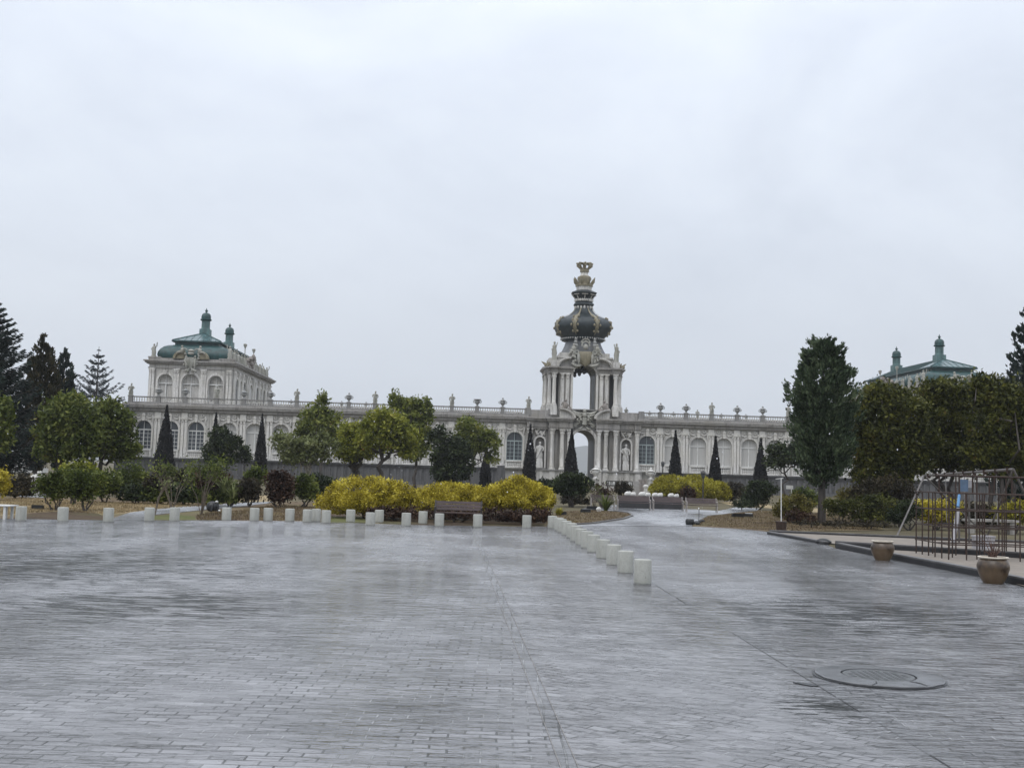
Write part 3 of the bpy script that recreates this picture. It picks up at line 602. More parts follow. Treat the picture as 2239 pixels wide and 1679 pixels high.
# cartouche with shield and small crown
m = MB(); rr = random.Random(5)
m.lathe([(.05, -1.05), (.55, -.7), (.78, -.1), (.80, .45), (.62, .6), (.05, .62)], (0, -.35, 14.45), 14, 1, .32)
G(m, 'coat_of_arms_shield', 'gold', True)
m = MB()
for sg in (-1, 1):
    leaf_curl(m, sg*.8, 14.9, sg*.72, 13.6, .15, -.45, -.1); leaf_curl(m, sg*.5, 13.5, sg*1.5, 13.75, .15, -.4, .15); m.arc_band(sg*.98, 14.95, .12, .28, 0, 2*math.pi, -.6, -.3, 10)
    leaf_curl(m, sg*.9, 14.6, sg*1.75, 15.2, .15, -.3, -.15); scroll_cluster(m, [(sg*rr.uniform(.85, 1.4), rr.uniform(13.7, 14.9)) for _ in range(14)], .15, 9, -.35, .25)
    m.ball((sg*1.3, -.35, 15.35), (.26, .24, .32), 8, 6); m.ball((sg*1.28, -.35, 15.75), .15, 8, 6); m.tube([(sg*1.3, -.3, 15.2), (sg*1.65, -.35, 14.9), (sg*1.9, -.3, 14.6)], [.18, .14, .08])
m.ball((0, -.35, 15.55), (.30, .25, .34), 8, 6); m.arc_band(0, 15.75, .34, .48, -.3, math.pi+.3, -.5, -.2, 12); m.arc_band(0, 15.95, .45, .56, .1, math.pi-.1, -.45, -.25, 12); m.ball((0, -.35, 16.2), .13, 8, 6)
for k in range(-2, 3): m.ball((k*.2, -.4, 16.15-.05*abs(k)), .1, 6, 5)
G(m, 'cartouche', 'sculpt', True)
for sg in (-1, 1):
    m = MB().lathe([(.22, 0), (.26, .15), (.16, .3), (.24, .55), (.30, .75), (.16, .95), (.22, 1.1), (.12, 1.3), (.18, 1.45), (.05, 1.6)], (sg*1.05, .1, 14.95), 8)
    G(m, 'attic_vase', 'urn', True)
# roof: flared octagonal drum, onion dome, lantern, gilded crown
DC = (0, 2.9, 0)
G(MB().lathe([(3.2, 14.52), (3.15, 14.60), (2.75, 14.95), (2.40, 15.5), (2.15, 16.0), (2.05, 16.38)], DC, 8, 1, 1, math.pi/8), 'flared_roof', 'slate_grey')
G(MB().lathe([(2.06, 16.38), (2.42, 16.46), (2.46, 16.75), (2.56, 16.9), (2.95, 17.25), (3.2, 17.6), (3.29, 17.95), (3.24, 18.3), (3.02, 18.6), (2.66, 18.85), (2.2, 19.02), (1.75, 19.2), (1.38, 19.45), (1.10, 19.75), (.95, 20.1), (.9, 20.2)], DC, 48, 1, 1, 0, .055), 'onion_dome', 'slate', True)
m = MB()
for k in range(56): a = 2*math.pi*k/56; m.ball((2.50*math.cos(a), DC[1]+2.50*math.sin(a), 16.62), .075, 5, 4)
G(m, 'bead_band', 'trim', True)
PR = [(2.50, 16.85), (2.93, 17.2), (3.19, 17.6), (3.28, 17.95), (3.23, 18.3), (3.01, 18.62), (2.64, 18.88), (2.18, 19.06), (1.75, 19.25), (1.38, 19.5), (1.1, 19.8), (.97, 20.12)]
for k in range(8):                                                      # acanthus ribs on the corners of the dome
    a = math.pi/8 + k*math.pi/4; m = MB(); ca, sa = math.cos(a), math.sin(a)
    W = [.0, .12, .24, .14, .30, .20, .16, .27, .12, .09, .07, .06]
    vs, fs = [], []
    for (r, z), wd in zip(PR, W):
        r += .05
        for t in (-1, 0, 1): vs.append((r*ca - t*wd*sa + (.04*ca if t == 0 else 0), DC[1] + r*sa + t*wd*ca + (.04*sa if t == 0 else 0), z))
    for i in range(len(PR)-1): fs += [(3*i, 3*i+1, 3*i+4, 3*i+3), (3*i+1, 3*i+2, 3*i+5, 3*i+4)]
    m.add(vs, fs)
    for z, r, wd in ((17.25, 3.0, .25), (17.9, 3.29, .36), (18.45, 3.16, .26), (18.85, 2.72, .28)):
        for t in (-1, 1): m.ball((r*ca - t*wd*sa, DC[1]+r*sa+t*wd*ca, z), (.13, .13, .16), 6, 5)
    G(m, 'acanthus_rib', 'gold', True)
m = MB()
for k in range(16): a = 2*math.pi*k/16; m.ball((.95*math.cos(a), DC[1]+.95*math.sin(a), 20.12), (.13, .13, .24), 6, 5)
G(m, 'petal_collar', 'trim', True)
G(MB().lathe([(.9, 20.2), (1.12, 20.28), (1.22, 20.42), (1.16, 20.55), (.98, 20.68), (.95, 21.05), (1.05, 21.2), (1.28, 21.34), (1.36, 21.6), (1.52, 21.68), (1.50, 21.76), (1.1, 21.92), (.92, 22.0)], DC, 8, 1, 1, math.pi/8), 'lantern', 'slate')
for k in range(8):
    a = k*math.pi/4; ca, sa = math.cos(a), math.sin(a); m = MB()
    for t in (-.24, 0, .24): m.ball((.93*ca-t*sa, DC[1]+.93*sa+t*ca, 20.9), (.15, .15, .17), 6, 4)
    for t in (-.22, .0, .22): m.ball((1.27*ca-t*sa, DC[1]+1.27*sa+t*ca, 21.48), (.15, .15, .05), 6, 4)
    m.tube([(.9*ca, DC[1]+.9*sa, 20.8), (1.2*ca, DC[1]+1.2*sa, 21.5)], .06, 5)
    G(m, 'lantern_ornament', 'trim', True)
G(MB().lathe([(.90, 22.0), (.92, 22.36), (.96, 22.42)], DC, 8, 1, 1, math.pi/8), 'crown_plinth', 'trim')
m = MB().lathe([(.98, 22.42), (1.0, 22.6), (.72, 22.72), (.68, 23.0), (.80, 23.3), (.74, 23.5), (.5, 23.62)], DC, 14)
for k in range(8):
    a = k*math.pi/4+math.pi/8; ca, sa = math.cos(a), math.sin(a)
    m.tube([(.85*ca, DC[1]+.85*sa, 22.65), (1.05*ca, DC[1]+1.05*sa, 22.95), (1.25*ca, DC[1]+1.25*sa, 23.4)], [.14, .2, .03], 6)
G(m, 'crown_base', 'gold', True)
G(MB().lathe([(.55, 23.55), (.44, 23.75), (.40, 23.95), (.46, 24.05)], DC, 12), 'crown_neck', 'trim', True)
m = MB().lathe([(.50, 24.02), (.53, 24.1), (.50, 24.15), (.55, 24.42), (.50, 24.44)], DC, 12)
for k in range(8):
    a = k*math.pi/4; ca, sa = math.cos(a), math.sin(a)
    m.tube([(.5*ca, DC[1]+.5*sa, 24.4), (.82*ca, DC[1]+.82*sa, 24.7), (.80*ca, DC[1]+.80*sa, 24.95), (.45*ca, DC[1]+.45*sa, 25.0), (0, DC[1], 24.85)], [.09, .13, .13, .10, .08], 6)
    m.ball((.86*ca, DC[1]+.86*sa, 24.95), .12, 6, 5)
m.ball((0, DC[1], 25.02), .16, 8, 6)
G(m, 'gilded_crown', 'gold', True)

# ------------------------------------------------------------------ corner pavilions
def pavilion(sg, label):
    """upper storey seen above the gallery; sg = -1 left, +1 right of the gate. Built round its own axis, front at y = 3"""
    cs = 43.4*sg; off = (0, 3, 0)
    p = pal('pavilion', cs, 3, 0, label, 'pavilion')
    B = lambda m, name, mk, smooth=False: m.build(name, MS[mk], p, off, smooth=smooth)
    HW, Y0, Y1 = 4.6, 3.0, 28.5
    m = MB(); hs = [(-2.75, .82, 8.3, 10.42, .90), (0, .95, 8.3, 10.42, 1.0), (2.75, .82, 8.3, 10.42, .90)]
    arched_wall(m, -HW, HW, 0, 12.4, hs, Y0, .4)
    m.box(-HW, HW, Y0+.42, Y1, 0, 12.4)
    B(m, 'wall', 'stone')
    for c, h, sl, sp, ri in hs:
        f = window_frame(h, sl, sp, ri, Y0+.28).move(c).build('window', MS['frame'], p, off); pane_mb(h, sl, sp, ri, Y0+.28).move(c).build('pane', MS['pane_curtain'], f)
        m = MB().arc_band(c, sp, h, h+.2, 0, math.pi, Y0-.12, Y0+.03, 14, ri/h); m.box(c-h-.2, c-h, Y0-.1, Y0+.03, 8.3, sp); m.box(c+h, c+h+.2, Y0-.1, Y0+.03, 8.3, sp); m.box(c-.14, c+.14, Y0-.2, Y0, sp+ri-.05, sp+ri+.35)
        B(m, 'window_surround', 'trim')
    for x in (-4.25, -1.55, 1.4, 4.2):
        m = MB()
        for q in ((-.17, .17) if abs(x) > 3 else (-.15, .15)):
            m.box(x+q-.14, x+q+.14, Y0-.16, Y0+.02, 8.0, 11.4); m.lathe([(.13, 0), (.15, .1), (.22, .42), (.2, .45)], (x+q, Y0-.08, 11.4), 8)
        m.box(x-.36, x+.36, Y0-.24, Y0, 11.84, 11.94)
        B(m, 'pilaster', 'trim')
    m = MB()
    for z0, z1, q in ((11.94, 12.05, .10), (12.40, 12.52, .25), (12.52, 12.68, .42), (12.68, 12.82, .55)): m.box(-HW-q, HW+q, Y0-q, Y1+q, z0, z1)
    m.box(-HW-.1, HW+.1, Y0-.1, Y1+.1, 12.82, 13.08); m.box(-HW-.15, -3.4, Y0-.15, Y0+.5, 13.08, 13.22); m.box(3.0, HW+.15, Y0-.15, Y0+.5, 13.08, 13.22)
    B(m, 'cornice', 'stone_dim')
    inner = 1 if sg < 0 else -1                                         # the long side that faces the gate
    m = MB(); ys = [5.0, 7.2, 9.4, 13.6, 17.8, 20.2, 22.6, 25.0]
    for i, y in enumerate(ys):
        hw = .72 if i != 3 else .95; rows = arch_pts(0, hw, 10.3, .85, 10)
        poly = [(y+hw, 8.3)] + [(y+a, b) for a, b in rows] + [(y-hw, 8.3)]
        xs = inner*(HW+.02)
        vs = [(xs, a, b) for a, b in poly] + [(xs-inner*.05, a, b) for a, b in poly]; n = len(poly)
        f = MB().add(vs, [tuple(range(n))] + [(k, (k+1) % n, (k+1) % n+n, k+n) for k in range(n)])
        f.build('side_window', MS['pane_curtain' if i % 2 else 'pane_dark'], p, off)
        t = MB(); pr = [(y+hw*1.0, 8.3)] + [(y+a, b) for a, b in rows] + [(y-hw, 8.3)]; po = [(y+hw+.2, 8.3)] + [(y+a*1.27, 10.3+(b-10.3)*1.22) for a, b in rows] + [(y-hw-.2, 8.3)]
        for k in range(len(pr)-1):
            q = [pr[k], po[k], po[k+1], pr[k+1]]; t.add([(inner*(HW+.01), a, b) for a, b in q] + [(inner*(HW+.16), a, b) for a, b in q], [(0, 1, 2, 3), (7, 6, 5, 4), (0, 4, 5, 1), (1, 5, 6, 2), (2, 6, 7, 3), (3, 7, 4, 0)])
        B(t, 'side_window_surround', 'trim')
    for y in (3.5, 6.1, 8.3, 10.9, 12.0, 15.2, 16.4, 19.0, 21.4, 23.8, 26.2):
        m = MB().box(min(inner*HW, inner*(HW+.18)), max(inner*HW, inner*(HW+.18)), y-.22, y+.22, 8.0, 11.6); m.box(min(inner*HW, inner*(HW+.26)), max(inner*HW, inner*(HW+.26)), y-.3, y+.3, 11.6, 11.93)
        B(m, 'side_pilaster', 'trim')
    # lower bulging roof, upper hipped roof, lanterns
    def ring(prof, name, mk, smooth):
        m = MB(); k = len(prof); vs = []
        for ins, z in prof: vs += [(-HW+ins, Y0+ins, z), (HW-ins, Y0+ins, z), (HW-ins, Y1-ins, z), (-HW+ins, Y1-ins, z)]
        fs = []
        for j in range(k-1):
            for i in range(4): fs.append((4*j+i, 4*j+(i+1) % 4, 4*j+4+(i+1) % 4, 4*j+4+i))
        m.add(vs, fs); return B(m, name, mk, smooth)
    ring([(.95, 13.08), (.72, 13.2), (.62, 13.5), (.68, 13.85), (.88, 14.2), (1.2, 14.5), (1.6, 14.68), (2.05, 14.78), (2.2, 14.80)], 'bulging_roof', 'copper', True)
    m = MB().box(-2.45, 2.45, Y0+2.15, Y1-2.15, 14.79, 15.12); m.box(-2.78, 2.78, Y0+1.85, Y1-1.85, 15.14, 15.30)
    B(m, 'roof_eave', 'copper')
    m = MB(); e = 2.72; ya, yb = Y0+1.9, Y1-1.9; rz = 16.55
    m.add([(-e, ya, 15.32), (e, ya, 15.32), (e, yb, 15.32), (-e, yb, 15.32), (0, ya+3.2, rz), (0, yb-3.2, rz)], [(0, 1, 4), (1, 2, 5, 4), (2, 3, 5), (3, 0, 4, 5)])
    B(m, 'hipped_roof', 'copper_seam')
    m = MB()
    for k in range(1, 8):
        x = -e+2*e*k/8; fz = 1-abs(x)/e; m.tube([(x, ya, 15.34), (x, ya+3.2*fz, 15.34+(rz-15.32)*fz)], .022, 4)
    for (a, b) in (((-e, ya, 15.34), (0, ya+3.2, rz+.02)), ((e, ya, 15.34), (0, ya+3.2, rz+.02)), ((0, ya+3.2, rz+.02), (0, yb-3.2, rz+.02))): m.tube([a, b], .06, 5)
    for k in range(1, 26):
        y = ya+3.2+(yb-ya-6.4)*k/26
        for q in (-1, 1): m.tube([(q*e, y, 15.34), (0, y, rz+.02)], .022, 4)
    B(m, 'roof_seam', 'copper')
    for y in (9.0, 22.5):
        m = MB().box(-.58, .58, y-.58, y+.58, 16.0, 17.1); m.lathe([(.52, 17.1), (.50, 17.25), (.42, 17.3), (.42, 18.05), (.50, 18.1)], (0, y, 0), 8, 1, 1, math.pi/8)
        for k in range(8): a = k*math.pi/4+math.pi/8; m.box(.42*math.cos(a)-.05, .42*math.cos(a)+.05, y+.42*math.sin(a)-.05, y+.42*math.sin(a)+.05, 17.3, 18.05)
        b = B(m, 'roof_lantern', 'copper_light')
        m = MB().lathe([(.52, 18.1), (.64, 18.16), (.66, 18.26), (.55, 18.32), (.56, 18.6), (.48, 18.85), (.30, 19.0), (.12, 19.06), (.08, 19.14), (.16, 19.22), (.17, 19.32), (.07, 19.40), (.02, 19.6)], (0, y, 0), 12)
        m.build('lantern_cap', MS['copper'], b, off, smooth=True)
    # sculpture: cartouche with half pediments over the middle window, figures on the corners, groups along the side
    rr = random.Random(31)
    for q in (-1, 1):
        m = MB()
        a0, a1 = (math.pi*.5, math.pi) if q < 0 else (0, math.pi*.5)
        m.arc_band(q*.75, 13.05, .95, 1.2, a0, a1, Y0-.6, Y0+.1, 10, .8)
        pp = [(q*.75+.95*math.cos(a0+(a1-a0)*i/8), 13.05+.76*math.sin(a0+(a1-a0)*i/8)) for i in range(9)] + [(q*.75, 13.05)]; m.prism(pp, Y0-.4, Y0+.1)
        B(m, 'curved_pediment', 'gold')
    m = MB().lathe([(.05, -.75), (.42, -.45), (.55, .1), (.5, .45), (.05, .5)], (0, Y0-.45, 12.75), 12, 1, .4)
    for q in (-1, 1):
        leaf_curl(m, q*.55, 13.2, q*.45, 12.0, .12, Y0-.5, -.1); leaf_curl(m, q*.2, 12.0, q*.75, 11.75, .11, Y0-.4, .12); leaf_curl(m, q*.1, 12.1, q*.35, 11.5, .09, Y0-.4, .05)
        scroll_cluster(m, [(q*rr.uniform(.4, .9), rr.uniform(12.2, 13.6)) for _ in range(12)], .12, 6, Y0-.4, .2)
        m.ball((q*.95, Y0-.5, 13.95), (.22, .2, .34), 8, 6); m.ball((q*1.0, Y0-.5, 14.38), .14, 8, 6); m.tube([(q*.95, Y0-.5, 13.8), (q*1.4, Y0-.55, 13.75), (q*1.7, Y0-.5, 13.5)], [.16, .12, .07]); m.tube([(q*.95, Y0-.5, 14.1), (q*.6, Y0-.6, 14.15), (q*.4, Y0-.6, 14.0)], [.09, .07, .05])
    m.lathe([(.3, 13.5), (.36, 13.62), (.28, 13.75), (.4, 13.95), (.12, 14.1)], (0, Y0-.5, 0), 8)
    B(m, 'cartouche', 'sculpt', True)
    def fig(m, x, y, z, h=1.35, lean=0, arm=1):
        m.box(x-.22, x+.22, y-.22, y+.22, z, z+.15)
        m.lathe([(.22, .15), (.26, .35*h), (.19, .55*h), (.24, .72*h), (.15, .80*h), (.07, .84*h)], (x, y, z), 7, 1, .8); m.ball((x+lean*.05, y, z+.92*h), .11*h/1.3, 7, 5)
        m.tube([(x, y, z+.75*h), (x+arm*.3, y-.1, z+.8*h), (x+arm*.34, y-.1, z+1.1*h)], [.08, .06, .05]); m.tube([(x, y, z+.74*h), (x-arm*.28, y-.1, z+.6*h), (x-arm*.16, y-.15, z+.45*h)], [.08, .06, .05])
    for x, y in ((-4.25, 3.3), (4.1, 3.3)):
        m = MB(); fig(m, x, y, 13.22, 1.45, 0, 1 if x < 0 else -1); B(m, 'roof_statue', 'sculpt', True)
    xi = inner*4.2
    for k, (y, h) in enumerate(((5.2, 1.35), (7.4, 1.3), (9.6, 1.3), (19.0, 1.3), (21.6, 1.3), (24.2, 1.3), (26.8, 1.35))):
        m = MB(); fig(m, xi, y, 13.08, h, 0, (-1)**k); B(m, 'roof_statue', 'sculpt', True)
    m = MB()                                                            # dark figure group over the middle of the long side
    for _ in range(26): m.ball((inner*(4.3+rr.uniform(-.2, .35)), rr.uniform(12.2, 16.2), rr.uniform(13.0, 14.6)), (rr.uniform(.2, .34), rr.uniform(.25, .45), rr.uniform(.2, .42)), 6, 5)
    B(m, 'side_figure_group', 'brown_stone', True)
    for y in (11.4, 17.0):
        m = MB(); fig(m, xi, y, 13.08, 1.3); m.tube([(xi, y, 14.4), (xi, y, 15.3)], .05); m.lathe([(.05, 15.25), (.2, 15.6), (.22, 15.8), (.05, 15.85)], (xi, y, 0), 7); m.box(xi-.45, xi+.45, y-.45, y+.45, 12.8, 13.3)
        B(m, 'torch_bearer', 'sculpt', True)
    return p
pavilion(-1, 'left corner pavilion with bulging dark green copper roof and two lanterns')
pavilion(1, 'right corner pavilion, only its green roof and lanterns showing above the trees')

# ------------------------------------------------------------------ urns and statues on the balustrade
def urn_mb(lid=True):
    p = [(.20, 0), (.20, .06), (.10, .12), (.09, .20), (.20, .30), (.31, .48), (.32, .56), (.24, .62), (.20, .66)]
    p += [(.36, .70), (.36, .74), (.22, .80), (.10, .88), (.07, .94), (.12, .99), (.02, 1.06)] if lid else [(.40, .72), (.42, .80), (.12, .82)]
    m = MB().lathe(p, (0, 0, 0), 12)
    for a in (0, math.pi): m.tube([(.28*math.cos(a), 0, .62), (.44*math.cos(a), 0, .60), (.42*math.cos(a), 0, .44), (.29*math.cos(a), 0, .40)], .045, 5)
    return m
def statue_mb(v=0, h=1.35):
    m = MB().box(-.22, .22, -.2, .2, 0, .12)
    m.lathe([(.20, .12), (.26, .22), (.24, .5), (.18, .72), (.23, .92), (.24, 1.02), (.16, 1.1), (.07, 1.14), (.06, 1.18)], (0, 0, 0), 9, 1, .75)
    m.ball((.02, -.02, 1.28), (.10, .11, .13), 8, 6); m.ball((.02, .03, 1.31), (.11, .11, .12), 7, 5)
    s = 1 if v % 2 == 0 else -1
    m.tube([(s*.2, 0, 1.04), (s*.32, -.05, .85), (s*.22, -.18, .70)], [.075, .065, .05], 6); m.tube([(-s*.2, 0, 1.04), (-s*.30, -.02, .82), (-s*.26, -.06, .60)], [.075, .065, .05], 6)
    m.tube([(s*.15, -.12, .95), (-s*.05, -.2, .6), (-s*.2, -.12, .18)], [.06, .09, .07], 6)
    m.v = [(x, y, z*h/1.4) for x, y, z in m.v]
    return m
U = {}
def rooftop(kind, s, y, z, label, cat, group, sc=1.):
    name = 'stone_urn' if kind.startswith('u') else 'statue'
    if kind not in U:
        o = (urn_mb(kind != 'uo') if name == 'stone_urn' else statue_mb(int(kind[1]))).build(name, MS['urn' if name == 'stone_urn' else 'sculpt'], smooth=True); U[kind] = o
    else: o = U[kind].copy(); COL.objects.link(o)
    o.location = L2W(s, y, z); o.rotation_euler.z = PSI; o.scale = (sc,)*3
    return tag(o, label, cat, group)
kl = 'u uo s0 u u s1 u u s0 u u s1 u u s0'.split(); cu = cs_ = 0
for s, k in zip(LP, kl):
    if k[0] == 'u':
        rooftop(k, s, -.22, 8.64, 'grey stone urn on the left balustrade, %s urn counting from the gate' % ORD[cu], 'urn', 'urns on the roof balustrades'); cu += 1
    else:
        rooftop(k, s, -.22, 8.64, 'draped stone statue on the left balustrade, %s statue counting from the gate end pier' % ORD[cs_+1], 'statue', 'statues on the roof balustrades', .97); cs_ += 1
rooftop('s1', -6.08, -.22, 8.68, 'slim stone statue on the left balustrade end pier beside the gate tower', 'statue', 'statues on the roof balustrades', .92)
cu = cs_ = 0
for s, k in zip(RP[:11], 'u u s0 u u s1 u u s0 u u'.split()):
    if k[0] == 'u': rooftop(k, s, -.22, 8.64, 'grey stone urn on the right balustrade, %s urn counting from the gate' % ORD[cu], 'urn', 'urns on the roof balustrades'); cu += 1
    else: rooftop(k, s, -.22, 8.64, 'draped stone statue on the right balustrade, %s statue counting from the gate' % ORD[cs_], 'statue', 'statues on the roof balustrades', .95); cs_ += 1
for i, s in enumerate((5.8, 8.55, 11.37, 14.17, 17.0, 19.9)):
    rooftop('u' if i % 3 else 's1', s, 7.88, 8.60, 'small %s on the far courtyard balustrade, %s to the right of the gate' % ('urn' if i % 3 else 'statue', ORD[i]), 'urn' if i % 3 else 'statue', 'urns and statues on the courtyard balustrade', .62 if i % 3 else .72)
for i, s in enumerate((-21.6, -24.4, -27.2, -30.0, -33.0, -35.4)):
    rooftop('u' if i % 3 else 's1', s, 7.88, 8.60, 'small %s on the far courtyard balustrade, %s to the left of the gate' % ('urn' if i % 3 else 'statue', ORD[i]), 'urn' if i % 3 else 'statue', 'urns and statues on the courtyard balustrade', .62 if i % 3 else .72)
# statues in the niches, urns by the gate
for s, lab in ((-4.72, 'pale armoured stone statue standing in the niche left of the gate passage'), (4.72, 'pale draped stone figure standing in the niche right of the gate passage')):
    m = statue_mb(0 if s < 0 else 1, 2.0); m.v = [(x*1.45, y*1.2, z+.85) for x, y, z in m.v]; m.box(-.36, .36, -.32, .32, 0, .7); m.box(-.30, .30, -.26, .26, .7, .95)
    o = m.build('niche_statue', MS['plaster'], smooth=True, rz=PSI); o.location = L2W(s, .06, 2.2); tag(o, lab, 'statue')
def pedestal_urn(loc, hp, sc, label):
    e = empty('garden_urn', loc, label, 'urn', None, PSI)
    MB().box(-.30*sc, .30*sc, -.30*sc, .30*sc, 0, hp-.12).box(-.38*sc, .38*sc, -.38*sc, .38*sc, hp-.12, hp).box(-.36*sc, .36*sc, -.36*sc, .36*sc, -.002, .15).build('pedestal', MS['stone'], e)
    m = urn_mb(); m.v = [(x*sc*1.3, y*sc*1.3, z*sc*1.3+hp) for x, y, z in m.v]; m.build('urn', MS['plaster'], e, smooth=True)
p = L2W(.95, -4.5); pedestal_urn(p, 1.25, 1., 'white lidded urn on a pedestal in front of the gate passage')
pedestal_urn(L2W(7.0, -3.2), 1.35, .9, 'white urn on a pedestal below the green framed window right of the gate')
for o in [TROOT] + [c for c in TROOT.children_recursive]: bpy.data.objects.remove(o)
# ------------------------------------------------------------------ ground, paving, lawns (sheets 4 mm apart)
def sheet(name, pts, z, mk, kind='structure', px=True):
    P = [ground(*p)[:2] if px else p for p in pts]
    me = bpy.data.meshes.new(name); me.from_pydata([(float(a), float(b), z) for a, b in P], [], [tuple(range(len(P)))]); me.materials.append(MS[mk])
    me.update()
    if me.polygons[0].normal.z < 0: me.flip_normals()
    o = bpy.data.objects.new(name, me); COL.objects.link(o); o['kind'] = kind; return o
sheet('ground', [(-3900, -240), (3900, -240), (3900, 5900), (-3900, 5900)], 0, 'soil', px=False)
# the plaza, its far edge read along the garden
EDGE = [ground(*p)[:2] for p in ((-60, 1134), (60, 1136), (230, 1138.5), (420, 1138.5), (640, 1140), (800, 1145), (930, 1149), (1140, 1152), (1300, 1151), (1420, 1150.5), (1520, 1152), (1600, 1156), (1668, 1162))]
A1 = ground(1118, 1394); A2 = ground(1223, 1679); ad = (A2-A1)/np.linalg.norm((A2-A1)[:2]); ax = np.array([ad[1], -ad[0]])
B1 = ground(1440, 1286); B2 = ground(2068, 1679); bd = (B2-B1)/np.linalg.norm((B2-B1)[:2]); bx = np.array([-bd[1], bd[0]])
def on_line(P, d, y): t = (y-P[1])/d[1]; return P[:2] + d[:2]*t
def edge_y(x):
    for a, b in zip(EDGE[:-1], EDGE[1:]):
        if a[0] <= x <= b[0]: return a[1]+(b[1]-a[1])*(x-a[0])/(b[0]-a[0])
    return EDGE[0][1] if x < EDGE[0][0] else EDGE[-1][1]
def line_end(P, d):
    y = 34.
    for _ in range(8): y = edge_y(on_line(P, d, y)[0])
    return on_line(P, d, y)
NEAR = -6.
a_far = line_end(A1, ad); a_near = on_line(A1, ad, NEAR); b_far = line_end(B1, bd); b_near = on_line(B1, bd, NEAR)
bw = .10
def shifted(p, d, w): nrm = np.array([-d[1], d[0]]); return p + nrm*w
sgn = 1 if shifted(a_far, ad, 1)[0] > a_far[0] else -1
a2_far, a2_near = shifted(a_far, ad, sgn*bw), shifted(a_near, ad, sgn*bw)
sg2 = 1 if shifted(b_far, bd, 1)[0] > b_far[0] else -1
b2_far, b2_near = shifted(b_far, bd, sg2*.16), shifted(b_near, bd, sg2*.16)
L = lambda lst: [tuple(p) for p in lst]
def between(x0, x1): return [e for e in EDGE if x0 < e[0] < x1]
ZP = .016
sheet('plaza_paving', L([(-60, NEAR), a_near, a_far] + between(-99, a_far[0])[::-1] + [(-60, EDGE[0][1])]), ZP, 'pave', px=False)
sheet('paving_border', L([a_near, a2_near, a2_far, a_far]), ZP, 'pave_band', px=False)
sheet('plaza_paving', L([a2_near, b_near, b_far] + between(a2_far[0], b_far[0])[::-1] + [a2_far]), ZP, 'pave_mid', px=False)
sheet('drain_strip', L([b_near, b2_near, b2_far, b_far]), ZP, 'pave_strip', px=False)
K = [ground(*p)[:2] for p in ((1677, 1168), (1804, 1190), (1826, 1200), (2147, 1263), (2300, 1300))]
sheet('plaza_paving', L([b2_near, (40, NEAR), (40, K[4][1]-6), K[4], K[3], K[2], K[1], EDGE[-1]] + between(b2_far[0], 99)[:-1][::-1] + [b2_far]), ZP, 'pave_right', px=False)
m = MB()                                                                # open joint along the drain strip
rr = random.Random(8); t = 0.; LB_ = float(np.linalg.norm(b_near-b_far))
while t < LB_-.3:                                                       # broken into short runs of different width
    l = rr.uniform(.25, 1.6); wd = rr.uniform(.003, .012)*(1 if rr.random() < .8 else .3); o_ = rr.uniform(-.004, .004); u0 = b_far+(b_near-b_far)*t/LB_; u1 = b_far+(b_near-b_far)*min(1, (t+l)/LB_)
    p0, p1 = shifted(u0, bd, o_), shifted(u1, bd, o_); q0, q1 = shifted(u0, bd, o_+wd), shifted(u1, bd, o_+wd); m.add([(*p0, ZP+.004), (*p1, ZP+.004), (*q1, ZP+.004), (*q0, ZP+.004)], [(0, 1, 2, 3)]); t += l + rr.uniform(.0, .18)
tag(m.build('drain_joint', MS['kerb']), kind='structure')
m = MB()
for p0, p1, d in ((a_far, a_near, ad), (a2_far, a2_near, ad)):
    q0 = shifted(p0, d, .005); q1 = shifted(p1, d, .005); m.add([(*p0, ZP+.004), (*p1, ZP+.004), (*q1, ZP+.004), (*q0, ZP+.004)], [(0, 1, 2, 3)])
tag(m.build('border_joint', MS['rope']), kind='structure')
# lawns, beds and paths of the garden
sheet('dry_lawn', [(-80, 1086), (130, 1086), (420, 1090), (760, 1100), (1200, 1110), (1200, 1152), (1140, 1152), (930, 1149), (640, 1140), (230, 1138.5), (-80, 1134)], .004, 'brownlawn')
sheet('dry_lawn', [(-80, 1091), (60, 1089), (230, 1097), (420, 1100), (500, 1103), (385, 1112), (300, 1119), (235, 1127), (150, 1119), (60, 1121), (20, 1128), (-80, 1128)], .008, 'drygrass')
sheet('dry_lawn', [(510, 1085), (585, 1083), (600, 1098), (500, 1098)], .008, 'drygrass')
sheet('planting_bed', [(25, 1136), (60, 1124), (110, 1119.5), (165, 1118), (215, 1123), (229, 1131), (228, 1137.5)], .012, 'mulch')
sheet('grass_patch', [(330, 1138), (335, 1128), (380, 1125), (425, 1129), (430, 1138)], .012, 'greengrass')
sheet('planting_bed', [(432, 1138), (428, 1128), (470, 1118), (500, 1120), (520, 1138)], .012, 'mulch')
sheet('grass_patch', [(722, 1143), (725, 1130), (800, 1130), (806, 1144)], .012, 'greengrass')
sheet('planting_bed', [(700, 1128), (720, 1112), (900, 1108), (1180, 1112), (1210, 1130), (1185, 1151), (1140, 1151.5), (935, 1148), (830, 1144), (810, 1131)], .012, 'mulch')
sheet('garden_path', [(232, 1138), (322, 1138.2), (332, 1127), (430, 1117), (500, 1111), (585, 1101), (600, 1097), (545, 1099), (470, 1103), (385, 1109), (330, 1115), (285, 1121)], .016, 'path')
sheet('garden_path', [(40, 1086), (60, 1074), (105, 1074), (95, 1089)], .016, 'path')
sheet('dry_lawn', [(1190, 1152), (1200, 1133), (1222, 1119), (1290, 1116), (1345, 1119), (1378, 1123), (1385, 1129), (1366, 1136), (1300, 1146), (1226, 1151)], .020, 'brownlawn')
